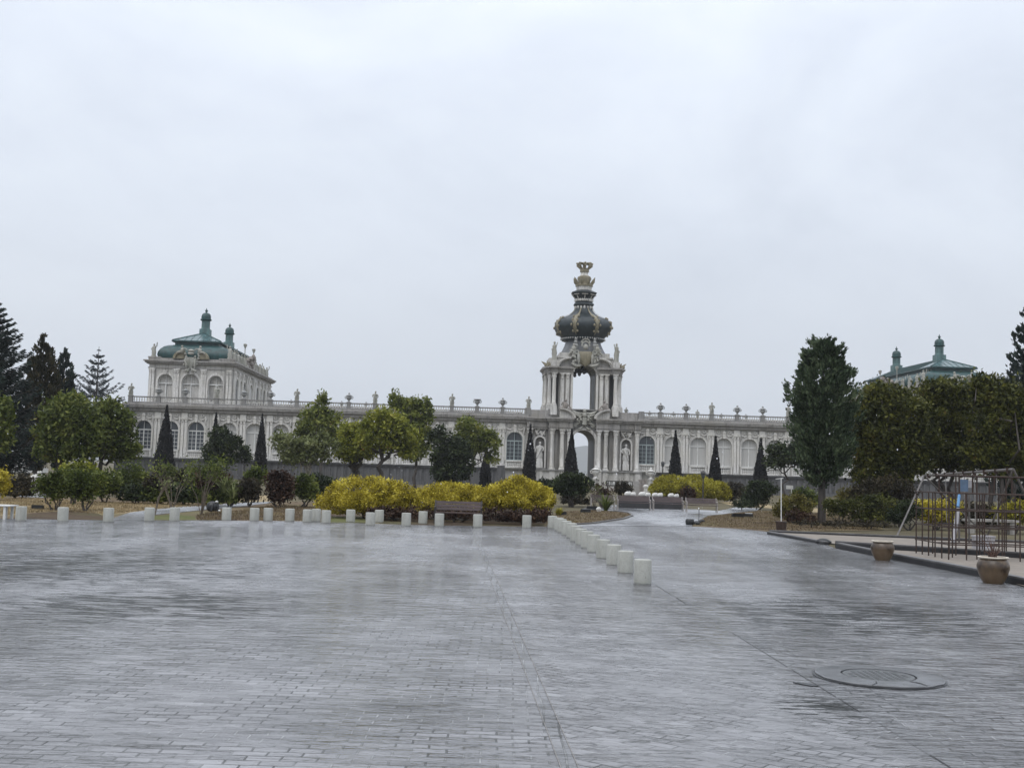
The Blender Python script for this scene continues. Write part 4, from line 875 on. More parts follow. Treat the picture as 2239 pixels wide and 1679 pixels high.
sheet('garden_path', [(1215, 1151.6), (1226, 1150), (1300, 1145), (1366, 1135), (1384, 1128), (1376, 1122), (1345, 1118), (1270, 1113), (1345, 1104), (1572, 1117), (1610, 1109), (1660, 1112), (1655, 1117), (1600, 1122), (1548, 1128), (1525, 1140), (1512, 1151)], .016, 'path')
sheet('dry_lawn', [(1514, 1151.5), (1527, 1140), (1550, 1128.5), (1602, 1122.5), (1660, 1117), (1760, 1120), (1930, 1130), (1930, 1160), (1690, 1164), (1668, 1162), (1600, 1156)], .020, 'brownlawn')
sheet('dry_lawn', [(1570, 1098), (1640, 1096), (1700, 1108), (1900, 1116), (1900, 1126), (1760, 1119), (1670, 1110), (1612, 1108)], .012, 'drygrass')
def beam(mb, p0, p1, w, z0, z1):
    p0 = np.array(p0[:2]); p1 = np.array(p1[:2]); d = (p1-p0)/np.linalg.norm(p1-p0); nrm = np.array([-d[1], d[0]])*w
    return mb.slab([tuple(p0), tuple(p1), tuple(p1+nrm), tuple(p0+nrm)], z0, z1)
# kerb of the lawn island
m = MB(); isl = [(1200, 1151.5), (1226, 1150.7), (1300, 1145.7), (1366, 1135.5), (1385, 1128.6), (1377, 1122.6), (1345, 1118.4)]
for a, b in zip(isl[:-1], isl[1:]): beam(m, ground(*a), ground(*b), .08, 0, .06)
tag(m.build('lawn_kerb', MS['kerb_top']), kind='structure')
# two sand areas with black stone kerbs
sheet('sand_ground', [(1680, 1167), (1690, 1163.5), (1900, 1172), (2300, 1188), (2300, 1226), (2060, 1206), (1826, 1191), (1805, 1188)], .030, 'sand')
sheet('sand_ground', [(1826, 1197), (2060, 1207), (2300, 1221), (2400, 1335), (2150, 1258)], .034, 'sand')
def kerb(pts, label, h=.15, w=.14, rough=.02):
    P = [ground(*p) for p in pts]; e = empty('kerb', (*P[0][:2], 0), label, 'kerb'); m = MB(); t = MB()
    for a, b in zip(P[:-1], P[1:]): beam(m, a, b, w, 0, h-.03); beam(t, a, b, w+.006, h-.03, h)
    m.build('kerb_face', MS['kerb'], e, (P[0][0], P[0][1], 0)); t.build('kerb_top', MS['kerb_top'], e, (P[0][0], P[0][1], 0))
kerb([(1677, 1168.5), (1740, 1180), (1802, 1192)], 'short black stone kerb along the plaza edge by the white post', .10, .12)
kerb([(1827, 1199), (1907, 1216), (2147, 1264), (2330, 1303)], 'long black stone kerb along the plaza edge behind the two pots', .15, .14)
kerb([(1826, 1197), (2060, 1212), (2330, 1230)], 'black kerb between the two sand areas under the climbing frame', .17, .14)
kerb([(1682, 1165.5), (1900, 1175), (2330, 1193)], 'low dark kerb along the back edge of the sand, before the shrubs', .10, .12)
p = ground(1797, 1189); o = MB().ball((0, 0, .05), (.20, .12, .10), 8, 6).ball((.12, .03, .04), (.12, .1, .07), 7, 5).build('sandbag', MS['black'], smooth=True); o.location = (p[0], p[1]-.12, .01); tag(o, 'black sandbag lying at the end of the short kerb', 'sandbag')

# hills far behind
def ridge(name, Y, pts, mk, depth=400, seed=1):
    rr = np.random.default_rng(seed); xs = []; n = 160
    px = np.array([p[0] for p in pts]); hh = np.array([p[1] for p in pts]); X = np.linspace(px[0], px[-1], n); Hh = np.interp(X, px, hh)
    Hh = Hh * (1+.06*np.interp(X, np.linspace(px[0], px[-1], 40), rr.normal(size=40))) + rr.normal(size=n)*.02*Hh.max()
    me = MB(); vs = []; fs = []
    for j, (f, dy) in enumerate(((0, -depth), (.55, -depth*.45), (1, 0), (.75, depth*.5), (0, depth*1.4))):
        for i in range(n): vs.append((X[i], Y+dy, max(0, Hh[i]*f*(1+.05*rr.normal()))))
    for j in range(4):
        for i in range(n-1): fs.append((j*n+i, j*n+i+1, (j+1)*n+i+1, (j+1)*n+i))
    me.add(vs, fs); o = me.build(name, MS[mk], smooth=True); o['kind'] = 'structure'; return o
MS['wood_far'] = simple('dark_far_wood', (.030, .036, .032), .9, .4, .05, bumpy=0)
ridge('hills', 3000, [(-3500, 60), (-1500, 50), (-800, 70), (-200, 54), (40, 60), (120, 68), (170, 74), (210, 72), (290, 62), (430, 74), (960, 70), (1700, 84), (3500, 60)], 'wood_far', 300, 4)

# ------------------------------------------------------------------ vegetation
FO = {}
FO['olive'] = foliage('olive_broad_leaves', (.007, .010, .002), (.052, .060, .010), (.15, .15, .028), .18, tint=(.15, .09, .025))
FO['bright'] = foliage('yellow_green_leaves', (.040, .050, .005), (.185, .205, .024), (.36, .35, .065), .3, tint=(.24, .13, .04))
FO['mid'] = foliage('mid_green_leaves', (.016, .025, .005), (.082, .108, .020), (.225, .24, .06), .28, tint=(.15, .08, .025))
FO['fresh'] = foliage('fresh_green_leaves', (.020, .030, .006), (.115, .142, .025), (.28, .29, .07), .3, tint=(.22, .12, .04))
FO['dark'] = foliage('dark_green_leaves', (.005, .009, .004), (.021, .032, .011), (.068, .088, .030), .2)
FO['spruce'] = foliage('blue_dark_needles', (.006, .011, .010), (.018, .030, .026), (.050, .072, .058), .1)
FO['cedar'] = foliage('grey_blue_needles', (.022, .030, .034), (.050, .064, .070), (.095, .115, .12), .1)
FO['cypress'] = foliage('black_green_cypress_scales', (.004, .004, .005), (.012, .012, .013), (.032, .030, .031), .08)
FO['brownconifer'] = foliage('bronze_conifer_scales', (.008, .009, .004), (.028, .028, .011), (.080, .062, .026), .12, tint=(.11, .05, .02))
FO['greyconifer'] = foliage('grey_green_conifer_scales', (.007, .014, .006), (.042, .066, .033), (.14, .18, .095), .15)
FO['yellow'] = foliage('golden_yellow_leaves', (.026, .021, .003), (.38, .31, .024), (.76, .66, .11), .3, tint=(.80, .72, .22), clump=2.)
FO['lime'] = foliage('lime_yellow_leaves', (.065, .055, .005), (.29, .26, .022), (.50, .46, .08), .3, clump=1.5)
FO['red'] = foliage('red_brown_leaves', (.014, .007, .005), (.048, .025, .016), (.10, .058, .030), .2)
FO['brown'] = foliage('brown_hedge_leaves', (.010, .008, .005), (.036, .030, .017), (.085, .068, .034), .2)
FO['pale'] = foliage('pale_green_leaves', (.040, .050, .016), (.13, .15, .052), (.27, .285, .13), .3)
FO['gold'] = foliage('golden_green_conifer', (.030, .026, .005), (.14, .125, .028), (.34, .29, .085), .2, tint=(.36, .23, .07))

def unit(n): v = RNG.normal(size=(n, 3)); return v/np.linalg.norm(v, axis=1, keepdims=True)
def leaf_quads(P, size, elong=2.0, tdir=None, spread=1.0):
    n = len(P); t = unit(n)
    if tdir is not None: t = tdir + t*spread; t /= np.linalg.norm(t, axis=1, keepdims=True)
    b = np.cross(t, unit(n)); b /= np.linalg.norm(b, axis=1, keepdims=True)+1e-9
    l = (size*RNG.uniform(.55, 1.35, n))[:, None]; w = l/elong
    return np.stack([P-t*l, P+b*w-t*l*.15, P+t*l, P-b*w-t*l*.15], axis=1)
def lobes_at(Y, spec, squash=.95):
    """ellipsoids from measured outlines: (px, py, half width px, half height px[, extra distance])"""
    out = []
    for s in spec:
        y = Y + (s[4] if len(s) > 4 else 0); c = at(s[0], s[1], y); k = ppm(y); out.append((c, np.array([s[2]*k, s[2]*k*squash, s[3]*k])))
    return out
def holes(P, size, amount):                              # a wandering pattern of gaps through a crown
    g = np.zeros(len(P)); r = np.random.default_rng(int(abs(P[0, 0])*977) % 9973)
    for _ in range(7): k = r.normal(size=3); k *= 2*math.pi/size*r.uniform(.7, 1.5)/np.linalg.norm(k); g += np.sin(P@k + r.uniform(0, 6.28))
    return g > -amount
def cloud(lobes, nclump, per, sig, shell=.5, zmin=.05, gap=1.15):
    wts = np.array([(r[0]*r[1]*r[2])**.66 for c, r in lobes]); wts /= wts.sum(); ids = RNG.choice(len(lobes), nclump, p=wts)
    C = np.array([c for c, r in lobes])[ids]; Rr = np.array([r for c, r in lobes])[ids]; d = unit(nclump); k = shell + (1.06-shell)*RNG.uniform(0, 1, nclump)**.7
    cc = C + d*Rr*k[:, None]; P = np.repeat(cc, per, axis=0) + RNG.normal(size=(nclump*per, 3))*sig; out = np.repeat(d, per, axis=0)
    ok = (P[:, 2] > zmin) & holes(P, max(.35, float(np.mean(Rr))*.75), gap); return P[ok], out[ok]
def foot(px, Y): p = at(px, 1080, Y); return np.array([p[0], Y, 0.])
def limb(mb, a, b, r0, r1, wob=.12, n=5, seg=6):
    a = np.array(a, float); b = np.array(b, float); Ln = np.linalg.norm(b-a); pts, rad = [], []
    for i in range(n+1):
        t = i/n; p = a+(b-a)*t + (RNG.normal(size=3)*wob*Ln*.12 if 0 < i < n else 0); p[2] += .08*Ln*math.sin(math.pi*t); pts.append(p); rad.append(r0+(r1-r0)*t)
    mb.tube(pts, rad, seg)
def broadleaf(name, label, cat, px, Y, spec, matk, n, size, trunk=.16, fork=.45, barkk='bark', per=14, sig=.16, shell=.45, stems=1, group=None, elong=2., spread=1.6, lean=0, gap=1.15):
    base = foot(px, Y); e = empty(name, base, label, cat, group); lobes = lobes_at(Y, spec); off = tuple(base)
    puffs = list(lobes) if matk in ('yellow', 'lime') else [(c, r*.88) for c, r in lobes]
    if matk not in ('yellow', 'lime'):
        for c, r in lobes:
            for _ in range(3 if cat == 'tree' else 2):
                d = unit(1)[0]; d[2] = abs(d[2])*.9-.2; puffs.append((c+d*r*RNG.uniform(.72, .98), r*RNG.uniform(.22, .42)))
    P, o = cloud(puffs, n//per, per, sig, shell, zmin=.12, gap=9 if matk in ('yellow', 'lime') else gap); Q = leaf_quads(P, size, elong, o*.8+np.array([0, 0, .25]), spread)
    quads_obj('crown' if cat == 'tree' else 'foliage', Q-base, FO[matk], e)
    m = MB(); low = min(c[2]-r[2] for c, r in lobes); cen = np.mean([c for c, r in lobes], axis=0)
    for s in range(stems):
        a = base + (0 if stems == 1 else np.append(RNG.uniform(-1, 1, 2)*trunk*3, 0)); a[2] = -.1
        f = a.copy(); f[2] = max(.15, low*.6 + cen[2]*.4*fork); f[0] += lean + (0 if stems == 1 else RNG.uniform(-.3, .3)); 
        limb(m, a, f, trunk, trunk*.72, .5, 4, 8)
        use = lobes if stems == 1 else [lobes[i] for i in range(s % len(lobes), len(lobes), max(1, min(stems, 3)))]
        for c, r in use:
            top = c + np.array([RNG.uniform(-.3, .3)*r[0], RNG.uniform(-.3, .3)*r[1], r[2]*.35]); limb(m, f, top, trunk*.55, trunk*.10, 1.)
            for _ in range(2): limb(m, f+(top-f)*RNG.uniform(.3, .6), c + unit(1)[0]*r*.75, trunk*.28, trunk*.06, 1., 4, 5)
    m.build('trunk' if cat == 'tree' else 'stems', MS[barkk], e, off, smooth=True)
    return e
def cone_tree(name, label, px, Y, top_y, prof, matk, n, size, up=.9, outw=.5, elong=2.6, trunk=.14, group=None, base_z=.1, ragged=.16, lean=0., squash=1., gap=1.4, spray=.20, per=22):
    """conifer with a closed outline; prof = [(height fraction, half width in measured px)]"""
    base = foot(px, Y); Ht = at(px, top_y, Y)[2]; e = empty(name, base, label, 'tree', group); k = ppm(Y)
    fz = np.array([p[0] for p in prof]); fr = np.array([p[1]*k for p in prof])
    K = n//per; zs = RNG.uniform(0, 1, K*4); keep = RNG.uniform(0, 1, K*4) < np.interp(zs, fz, fr)/fr.max()*.9+.1; zs = zs[keep][:K]; m_ = len(zs)
    a = RNG.uniform(0, 2*math.pi, m_)
    lump = 1 + ragged*np.sin(a*3+zs*17+px)*.45 + ragged*np.sin(a*7-zs*41+1.3)*.45 + RNG.normal(size=m_)*ragged*.6
    rr = np.interp(zs, fz, fr)*lump*(.22+.78*RNG.uniform(0, 1, m_)**.40)
    C = np.stack([rr*np.cos(a)+lean*zs, rr*np.sin(a)*squash, base_z + zs*(Ht-base_z)], axis=1); t = np.stack([np.cos(a)*outw, np.sin(a)*outw, np.full(m_, up)], axis=1); t /= np.linalg.norm(t, axis=1, keepdims=True)
    sl_ = np.repeat(RNG.uniform(.6, 1.4, m_)*fr.max()*spray*(1-.55*zs), per); t = np.repeat(t, per, axis=0)
    P = np.repeat(C, per, axis=0) + t*(sl_*RNG.uniform(-1, 1, m_*per))[:, None] + RNG.normal(size=(m_*per, 3))*(sl_*.28)[:, None]; P[:, 2] = np.maximum(P[:, 2], base_z*.8); ok = holes(P, fr.max()*.8, gap); P = P[ok]; t = t[ok]
    quads_obj('crown', leaf_quads(P, size, elong, t, .55), FO[matk], e)
    MB().tube([(0, 0, -.1), (0, 0, Ht*.35), (lean*.9, 0, Ht*.9)], [trunk, trunk*.7, .03], 8).build('trunk', MS['bark'], e, smooth=True)
    return e
def whorl_tree(name, label, px, Y, top_y, r_px, matk, levels, nb, per, size, upc=.25, droop=.18, trunk=.2, z0=.12, power=.8, group=None):
    """open conifer: tiers of separate boughs carrying sprays of needles"""
    base = foot(px, Y); Ht = at(px, top_y, Y)[2]; e = empty(name, base, label, 'tree', group); Rm = r_px*ppm(Y); m = MB().tube([(0, 0, -.1), (0, 0, Ht*.5), (0, 0, Ht)], [trunk, trunk*.6, .02], 8); PP, TT = [], []
    for l in range(levels):
        f = l/(levels-1); zz = Ht*(z0+(.97-z0)*f); jit = Ht/levels*.75; ln0 = Rm*(1-f)**power+.10
        for b in range(nb):
            z = zz+RNG.uniform(-jit, jit)*(1-f); a = 2*math.pi*(b+RNG.uniform(-.3, .3))/nb + l*1.1; ln = ln0*RNG.uniform(.62, 1.18); d = np.array([math.cos(a), math.sin(a), 0])
            pts = [np.array([0, 0, z])+d*ln*t+np.array([0, 0, ln*(upc*t*t*1.6-droop*t)]) for t in (0, .35, .7, 1.)]
            m.tube(pts, [trunk*.28*(1-f*.7), trunk*.2*(1-f*.7), trunk*.1*(1-f*.7), .01], 5)
            k = max(8, int(per*ln/Rm+4)); t = RNG.uniform(.12, 1, k)**.8; c = np.stack([np.interp(t, (0, .35, .7, 1.), [p[i] for p in pts]) for i in range(3)], axis=1)
            side = np.cross(d, (0, 0, 1)); wd = (.24*ln*(1.08-t)+.03)[:, None]; s = RNG.uniform(-1, 1, (k, 1))
            PP.append(c+side*s*wd+np.stack([np.zeros(k), np.zeros(k), -RNG.uniform(0, .09, k)*ln-.02], axis=1)); TT.append(d*.8+side*s*.9+np.array([0, 0, -.12])*np.ones((k, 1)))
    quads_obj('crown', leaf_quads(np.concatenate(PP), size, 3.2, np.concatenate(TT), .35), FO[matk], e)
    m.build('trunk', MS['bark'], e, smooth=True); return e
def shrub(label, px, Y, spec, matk, n, size, stems=3, barkk='bark', per=12, sig=.09, shell=.4, group=None, trunk=.035, elong=2., cat='shrub', name='shrub', spread=1.5):
    return broadleaf(name, label, cat, px, Y, spec, matk, n, size, trunk, .3, barkk, per, sig, shell, stems, group, elong, spread)

# conifers on the left
whorl_tree('spruce_tree', 'tall dark blue-green spruce cut off by the left edge of the view', -38, 62, 640, 140, 'spruce', 30, 12, 210, .11, .34, .22, .22, .10, .75)
cone_tree('conifer_tree', 'bronze tinted pointed conifer beside the spruce at far left', 76, 74, 732, [(0, 10), (.12, 30), (.3, 46), (.5, 44), (.7, 34), (.85, 22), (.95, 9), (1, 2)], 'brownconifer', 22000, .13, .9, .45, gap=2.2, ragged=.26, base_z=.9, trunk=.2)
cone_tree('conifer_tree', 'slim dark green pointed conifer, smaller neighbour of the bronze one', 124, 80, 762, [(0, 10), (.15, 24), (.4, 33), (.6, 29), (.8, 21), (.93, 11), (1, 2)], 'spruce', 16000, .13, .9, .45, gap=2.2, ragged=.24, base_z=.9, trunk=.17)
whorl_tree('cedar_tree', 'grey-blue cedar with open tiers of boughs standing beyond the left pavilion', 198, 118, 757, 84, 'cedar', 15, 9, 130, .15, .34, .02, .22, .22, .85)
# broadleaf trees on the left
broadleaf('broadleaf_tree', 'dense broadleaf tree with rounded crown in front of the pointed conifers', 'tree', 128, 60, [(150, 905, 62, 45), (130, 950, 52, 48), (185, 945, 50, 45), (110, 985, 32, 26), (165, 985, 48, 30)], 'mid', 17000, .13, .16)
broadleaf('broadleaf_tree', 'broadleaf tree half covering the left end of the long gallery', 'tree', 217, 63, [(235, 905, 42, 34), (225, 950, 48, 44), (265, 935, 32, 38), (250, 980, 40, 26), (285, 985, 22, 24)], 'mid', 15000, .13, .15)
broadleaf('broadleaf_tree', 'green tree at the left edge below the spruce', 'tree', -8, 52, [(0, 905, 24, 40), (5, 955, 20, 34), (-20, 930, 30, 50)], 'mid', 6000, .12, .10)
broadleaf('round_tree', 'small round-headed dark green tree before the left pavilion windows', 'tree', 482, 90, [(481, 955, 28, 26), (468, 980, 24, 24), (500, 975, 25, 26), (483, 1000, 30, 20)], 'dark', 7000, .14, .10)
broadleaf('round_tree', 'tiny dark bush-like tree right of the round-headed tree by the plinth', 'tree', 531, 92, [(531, 985, 10, 11), (520, 1000, 9, 9), (540, 1000, 8, 9)], 'dark', 1500, .12, .04)
# trees in front of the long gallery
broadleaf('multi_stemmed_tree', 'multi-stemmed tree with pale streaked stems and thin grey-green leaves', 'tree', 672, 74, [(660, 975, 40, 22), (625, 970, 34, 26), (705, 972, 36, 26), (672, 995, 44, 22), (640, 1000, 30, 18)], 'pale', 9000, .11, .075, barkk='bark_pale', stems=9, shell=.35)
broadleaf('broadleaf_tree', 'olive green tree with a narrow top rising above the roof balustrade', 'tree', 702, 92, [(706, 876, 14, 15), (690, 905, 34, 24), (672, 930, 34, 26), (716, 925, 34, 30), (728, 955, 24, 26), (668, 955, 26, 22)], 'fresh', 12000, .14, .14, gap=.6)
broadleaf('broadleaf_tree', 'green tree with a thick dark trunk between two yellow-green trees', 'tree', 773, 76, [(775, 945, 36, 22), (760, 970, 28, 24), (792, 970, 30, 26), (770, 992, 36, 16), (800, 990, 24, 14)], 'bright', 10000, .12, .33, fork=.25)
broadleaf('broadleaf_tree', 'broad yellow-green tree with forked dark trunk behind the largest yellow bush', 'tree', 833, 74, [(838, 915, 40, 24), (812, 940, 30, 28), (858, 940, 40, 34), (835, 965, 44, 24), (895, 955, 30, 28), (890, 985, 22, 16), (800, 968, 22, 18)], 'bright', 17000, .115, .17, gap=.9)
broadleaf('broadleaf_tree', 'tall dark green tree whose tip overtops the balustrade behind the yellow-green trees', 'tree', 908, 94, [(862, 872, 12, 18), (876, 884, 24, 16), (900, 893, 34, 24), (926, 905, 22, 36), (905, 935, 38, 38), (930, 960, 20, 30), (905, 985, 34, 22)], 'fresh', 14000, .14, .15, gap=.6)
broadleaf('dense_tree', 'dense dark evergreen tree clothed to the ground before the gallery', 'tree', 985, 86, [(965, 955, 24, 26), (975, 1000, 30, 36), (1000, 985, 32, 34), (990, 1030, 38, 30), (1015, 1015, 22, 28), (960, 1030, 20, 26)], 'dark', 12000, .14, .16)
broadleaf('broadleaf_tree', 'leaning yellow-green tree just left of the green framed window', 'tree', 1022, 90, [(1022, 930, 28, 18), (1040, 950, 34, 24), (1068, 965, 24, 28), (1030, 975, 30, 20), (1078, 995, 14, 24), (1015, 955, 20, 20)], 'fresh', 10000, .13, .10, lean=.3, gap=.8)
# narrow black cypresses along the palace
for px, Y, ty, hw, lab in ((355, 106, 886, 20, 'widest black-green cypress, in front of the left pavilion windows'), (464, 112, 902, 13, 'slim cypress tip standing behind the round-headed tree'), (566, 112, 905, 13.5, 'slim black cypress alone to the right of the left pavilion'),
                           (1060, 110, 980, 12, 'short black cypress under the leaning yellow-green tree'), (1156, 110, 928, 14, 'black cypress before the statue niche left of the gate'), (1247, 110, 938, 15, 'black cypress standing left in the gate passage'),
                           (1475, 111, 942, 14.5, 'black cypress behind the left mound of lime-yellow bushes'), (1563, 111, 954, 13.5, 'black cypress behind the right mound of lime-yellow bushes'), (1662, 108, 958, 15, 'black cypress above the dark clipped bush right of the benches')):
    cone_tree('cypress_tree', lab, px, Y, ty, [(0, hw*.9), (.12, hw*1.05), (.3, hw), (.5, hw*.78), (.7, hw*.48), (.85, hw*.26), (.95, hw*.12), (1, 1)], 'cypress', 17000, .085, 1., .16, 2.6, .10, 'black cypresses along the palace', ragged=.045, gap=9, spray=.16, per=8)
# right-hand trees
e = cone_tree('conifer_tree', 'tall grey-green columnar conifer with a bare lower trunk right of the path', 1797, 45, 738, [(0, 16), (.06, 40), (.18, 55), (.32, 60), (.5, 66), (.66, 64), (.8, 52), (.9, 42), (.97, 27), (1, 10)], 'greyconifer', 42000, .08, .75, .55, 2.3, .17, ragged=.24, base_z=1.6, gap=1.5)
whorl = broadleaf('broadleaf_tree', 'small dark green tree with a crooked bough before the right gallery', 'tree', 1712, 84, [(1700, 985, 24, 18), (1720, 1000, 30, 20), (1745, 985, 24, 24), (1690, 1010, 20, 12), (1755, 1010, 18, 14)], 'dark', 7000, .13, .10, lean=.1, shell=.3)
broadleaf('broadleaf_tree', 'large olive tree hiding the right pavilion, nearest the columnar conifer', 'tree', 1962, 48, [(1930, 865, 50, 30), (1895, 905, 42, 44), (1960, 895, 58, 44), (1915, 950, 52, 48), (1975, 960, 60, 50), (1890, 990, 36, 40), (1940, 1010, 56, 40), (2000, 1010, 40, 36), (1900, 1040, 40, 26), (1960, 1048, 36, 22)], 'olive', 46000, .09, .13, stems=4, shell=.3)
broadleaf('broadleaf_tree', 'large olive tree behind the climbing frame, below the pavilion roof', 'tree', 2075, 50, [(2050, 860, 46, 30), (2092, 870, 56, 40), (2040, 920, 50, 44), (2100, 940, 56, 50), (2050, 985, 52, 46), (2110, 1000, 46, 40)], 'olive', 38000, .09, .12, stems=3, shell=.3)
broadleaf('broadleaf_tree', 'olive tree with a loose top at the right edge of the view', 'tree', 2185, 47, [(2165, 860, 34, 40), (2200, 880, 46, 50), (2160, 930, 44, 46), (2220, 940, 46, 54), (2170, 990, 50, 50), (2230, 1000, 40, 50), (2140, 840, 14, 24)], 'olive', 38000, .09, .12, stems=3, shell=.3)
cone_tree('conifer_tree', 'tall black-green pointed conifer cut off by the right edge', 2246, 58, 675, [(0, 30), (.15, 62), (.35, 66), (.55, 56), (.75, 38), (.9, 18), (1, 2)], 'spruce', 22000, .13, .8, .5, ragged=.26, trunk=.2)
# shrubs
shrub('left one of two rounded shrubs on bare forked stems beside the plaza', 122, 36.5, [(112, 1058, 30, 20), (140, 1048, 26, 18), (130, 1072, 30, 14), (95, 1065, 16, 14)], 'mid', 7000, .055, 6, 'bark', trunk=.022, group=None)
shrub('right one of two rounded shrubs on bare forked stems beside the plaza', 184, 36.5, [(180, 1058, 30, 24), (200, 1048, 24, 20), (185, 1078, 26, 12), (165, 1050, 20, 20)], 'mid', 7000, .055, 5, 'bark', trunk=.028)
shrub('fresh yellow-green shrub rising behind the two rounded shrubs', 168, 42, [(150, 1030, 24, 20), (180, 1032, 26, 22), (205, 1040, 18, 18), (165, 1050, 40, 20)], 'bright', 5000, .07)
shrub('brown clipped hedge at the left edge behind the straw lawn', 40, 46, [(25, 1065, 28, 28), (55, 1062, 24, 26), (40, 1078, 34, 20)], 'brown', 5000, .07, per=16)
shrub('golden bush cut off by the left edge', -6, 43, [(-6, 1055, 24, 26)], 'yellow', 2500, .06)
hx = [(235, 1052, 30, 24, 'mid', 'mid green shrub, first in the mixed hedge right of the two rounded shrubs'), (285, 1035, 36, 30, 'mid', 'tall loose green shrub standing up from the mixed hedge'), (300, 1075, 40, 22, 'dark', 'dark green shrub low in the mixed hedge under the tall loose one'), (345, 1050, 26, 16, 'brown', 'brownish cushion shrub in the mixed hedge below the widest cypress'),
      (350, 1078, 36, 20, 'mid', 'green shrub in the mixed hedge behind the bare stems'), (368, 1035, 18, 14, 'pale', 'pale green shrub at the foot of the widest cypress'), (405, 1078, 38, 20, 'dark', 'dark shrub in the mixed hedge left of the spiky pale leaves'), (415, 1040, 26, 18, 'brown', 'dull brown-green shrub behind the mixed hedge'), (465, 1045, 36, 20, 'red', 'reddish brown shrub behind the spiky pale leaves'), (455, 1080, 34, 24, 'mid', 'olive shrub at the right end of the mixed hedge beside the path'),
      (505, 1072, 24, 20, 'mid', 'green shrub just right of the spiky pale leaves'), (545, 1065, 24, 18, 'brown', 'brown shrub beyond the path gap'), (560, 1035, 20, 16, 'mid', 'loose shrub by the plinth below the lone slim cypress')]
for i, (px, py, rx, ry, mk, lab) in enumerate(hx):
    Y = 50 if py < 1045 else 44.5
    shrub(lab, px, Y, [(px, py, rx, ry), (px-rx*.5, py+ry*.5, rx*.6, ry*.7), (px+rx*.5, py+ry*.5, rx*.6, ry*.7), (px, py+ry*.9, rx*.8, ry*.5)], mk, 3800, .065, 3, group=None)
shrub('square clipped dark brown hedge left of the largest yellow bush', 612, 45, [(600, 1060, 20, 26), (626, 1060, 20, 26), (612, 1082, 28, 22), (612, 1045, 26, 14)], 'red', 6500, .06, per=16)
shrub('green shrub between the brown hedge and the largest yellow bush', 663, 46, [(655, 1068, 20, 20), (678, 1075, 22, 18), (668, 1052, 24, 14)], 'mid', 4500, .06)
shrub('low green shrub against the left flank of the largest yellow bush', 700, 50, [(700, 1052, 26, 14), (690, 1072, 22, 14)], 'dark', 3000, .065)
def yellow(label, px, Y, spec, mk, n, size, g):
    e = shrub(label, px, Y, spec, mk, n, size, 9, 'bark', 9, .04 if Y < 60 else .06, .70, g, .03, 2.0, spread=.9); return e
gY = 'golden yellow bushes behind the front bench'
yellow('largest golden yellow dome bush, left of the front bench', 808, 37.5, [(800, 1082, 84, 40), (740, 1100, 48, 26), (850, 1085, 62, 34), (880, 1102, 44, 26), (800, 1098, 84, 20)], 'yellow', 32000, .036, gY)
yellow('middle golden yellow bush directly behind the front bench', 985, 38.5, [(985, 1085, 66, 30), (935, 1095, 44, 26), (1035, 1090, 50, 28), (985, 1098, 74, 18)], 'yellow', 25000, .036, gY)
yellow('right golden yellow bush with a tufted top, right of the front bench', 1140, 38, [(1135, 1078, 58, 30), (1090, 1085, 36, 30), (1180, 1090, 34, 26), (1140, 1094, 70, 18), (1130, 1055, 22, 16)], 'yellow', 26000, .036, gY)
gL = 'lime-yellow bushes behind the row of benches'
yellow('left mound of lime-yellow bushes behind the row of benches', 1468, 80, [(1468, 1062, 40, 22), (1446, 1072, 28, 16), (1492, 1070, 28, 18)], 'lime', 13000, .062, gL)
yellow('middle lime-yellow bush, taller and partly hidden between two mounds', 1518, 84, [(1518, 1062, 40, 23), (1500, 1072, 30, 18), (1540, 1070, 28, 18)], 'lime', 13000, .062, gL)
yellow('right mound of lime-yellow bushes, next to the dark shrubs', 1556, 78, [(1555, 1070, 38, 20), (1535, 1078, 24, 14), (1580, 1078, 22, 14)], 'lime', 13000, .062, gL)
shrub('small dark maroon shrub in front of the lime-yellow bushes', 1504, 70, [(1504, 1075, 17, 10), (1496, 1082, 12, 10), (1512, 1082, 12, 10)], 'red', 2200, .07)
shrub('low red-brown shrub bed under the right golden bush', 1150, 36.2, [(1090, 1130, 40, 16), (1140, 1132, 44, 16), (1180, 1128, 26, 16)], 'red', 5200, .05, 2, sig=.08)
shrub('low red-brown shrub bed left of the front bench', 880, 36.2, [(850, 1126, 40, 14), (905, 1126, 40, 15), (820, 1124, 24, 12)], 'red', 4500, .05, 2, sig=.08)
shrub('low red-brown shrub bed under the front bench', 1000, 36.6, [(970, 1124, 40, 12), (1030, 1126, 40, 12)], 'red', 3000, .05, 2, sig=.08)
broadleaf('round_bush', 'dark olive umbrella-shaped bush on several trunks before the gate', 'shrub', 1252, 57, [(1248, 1050, 36, 18), (1225, 1062, 26, 18), (1275, 1062, 26, 18), (1250, 1068, 44, 16)], 'dark', 9000, .07, .05, stems=5, sig=.07, shell=.5)
shrub('dark clipped hedge below the umbrella-shaped bush', 1255, 59, [(1240, 1092, 14, 12), (1262, 1092, 16, 12), (1278, 1096, 12, 10)], 'brown', 2600, .06)
shrub('grey-brown twiggy bush left of the benches', 1318, 58, [(1312, 1068, 16, 14), (1325, 1078, 18, 14), (1305, 1082, 12, 12)], 'red', 1600, .06, 6, 'twig', shell=.2)
shrub('small brown dome bush beside the stone block', 1362, 70, [(1362, 1064, 15, 10), (1355, 1072, 12, 10), (1372, 1072, 12, 10)], 'brown', 2400, .07)
shrub('low dark bush at the left foot of the gate', 1190, 75, [(1190, 1058, 18, 12), (1205, 1062, 12, 10)], 'dark', 2000, .09)
shrub('dark clipped round bush right of the benches', 1655, 63, [(1655, 1075, 33, 24), (1650, 1095, 30, 14), (1675, 1070, 24, 20)], 'dark', 7500, .065, per=16, shell=.55)
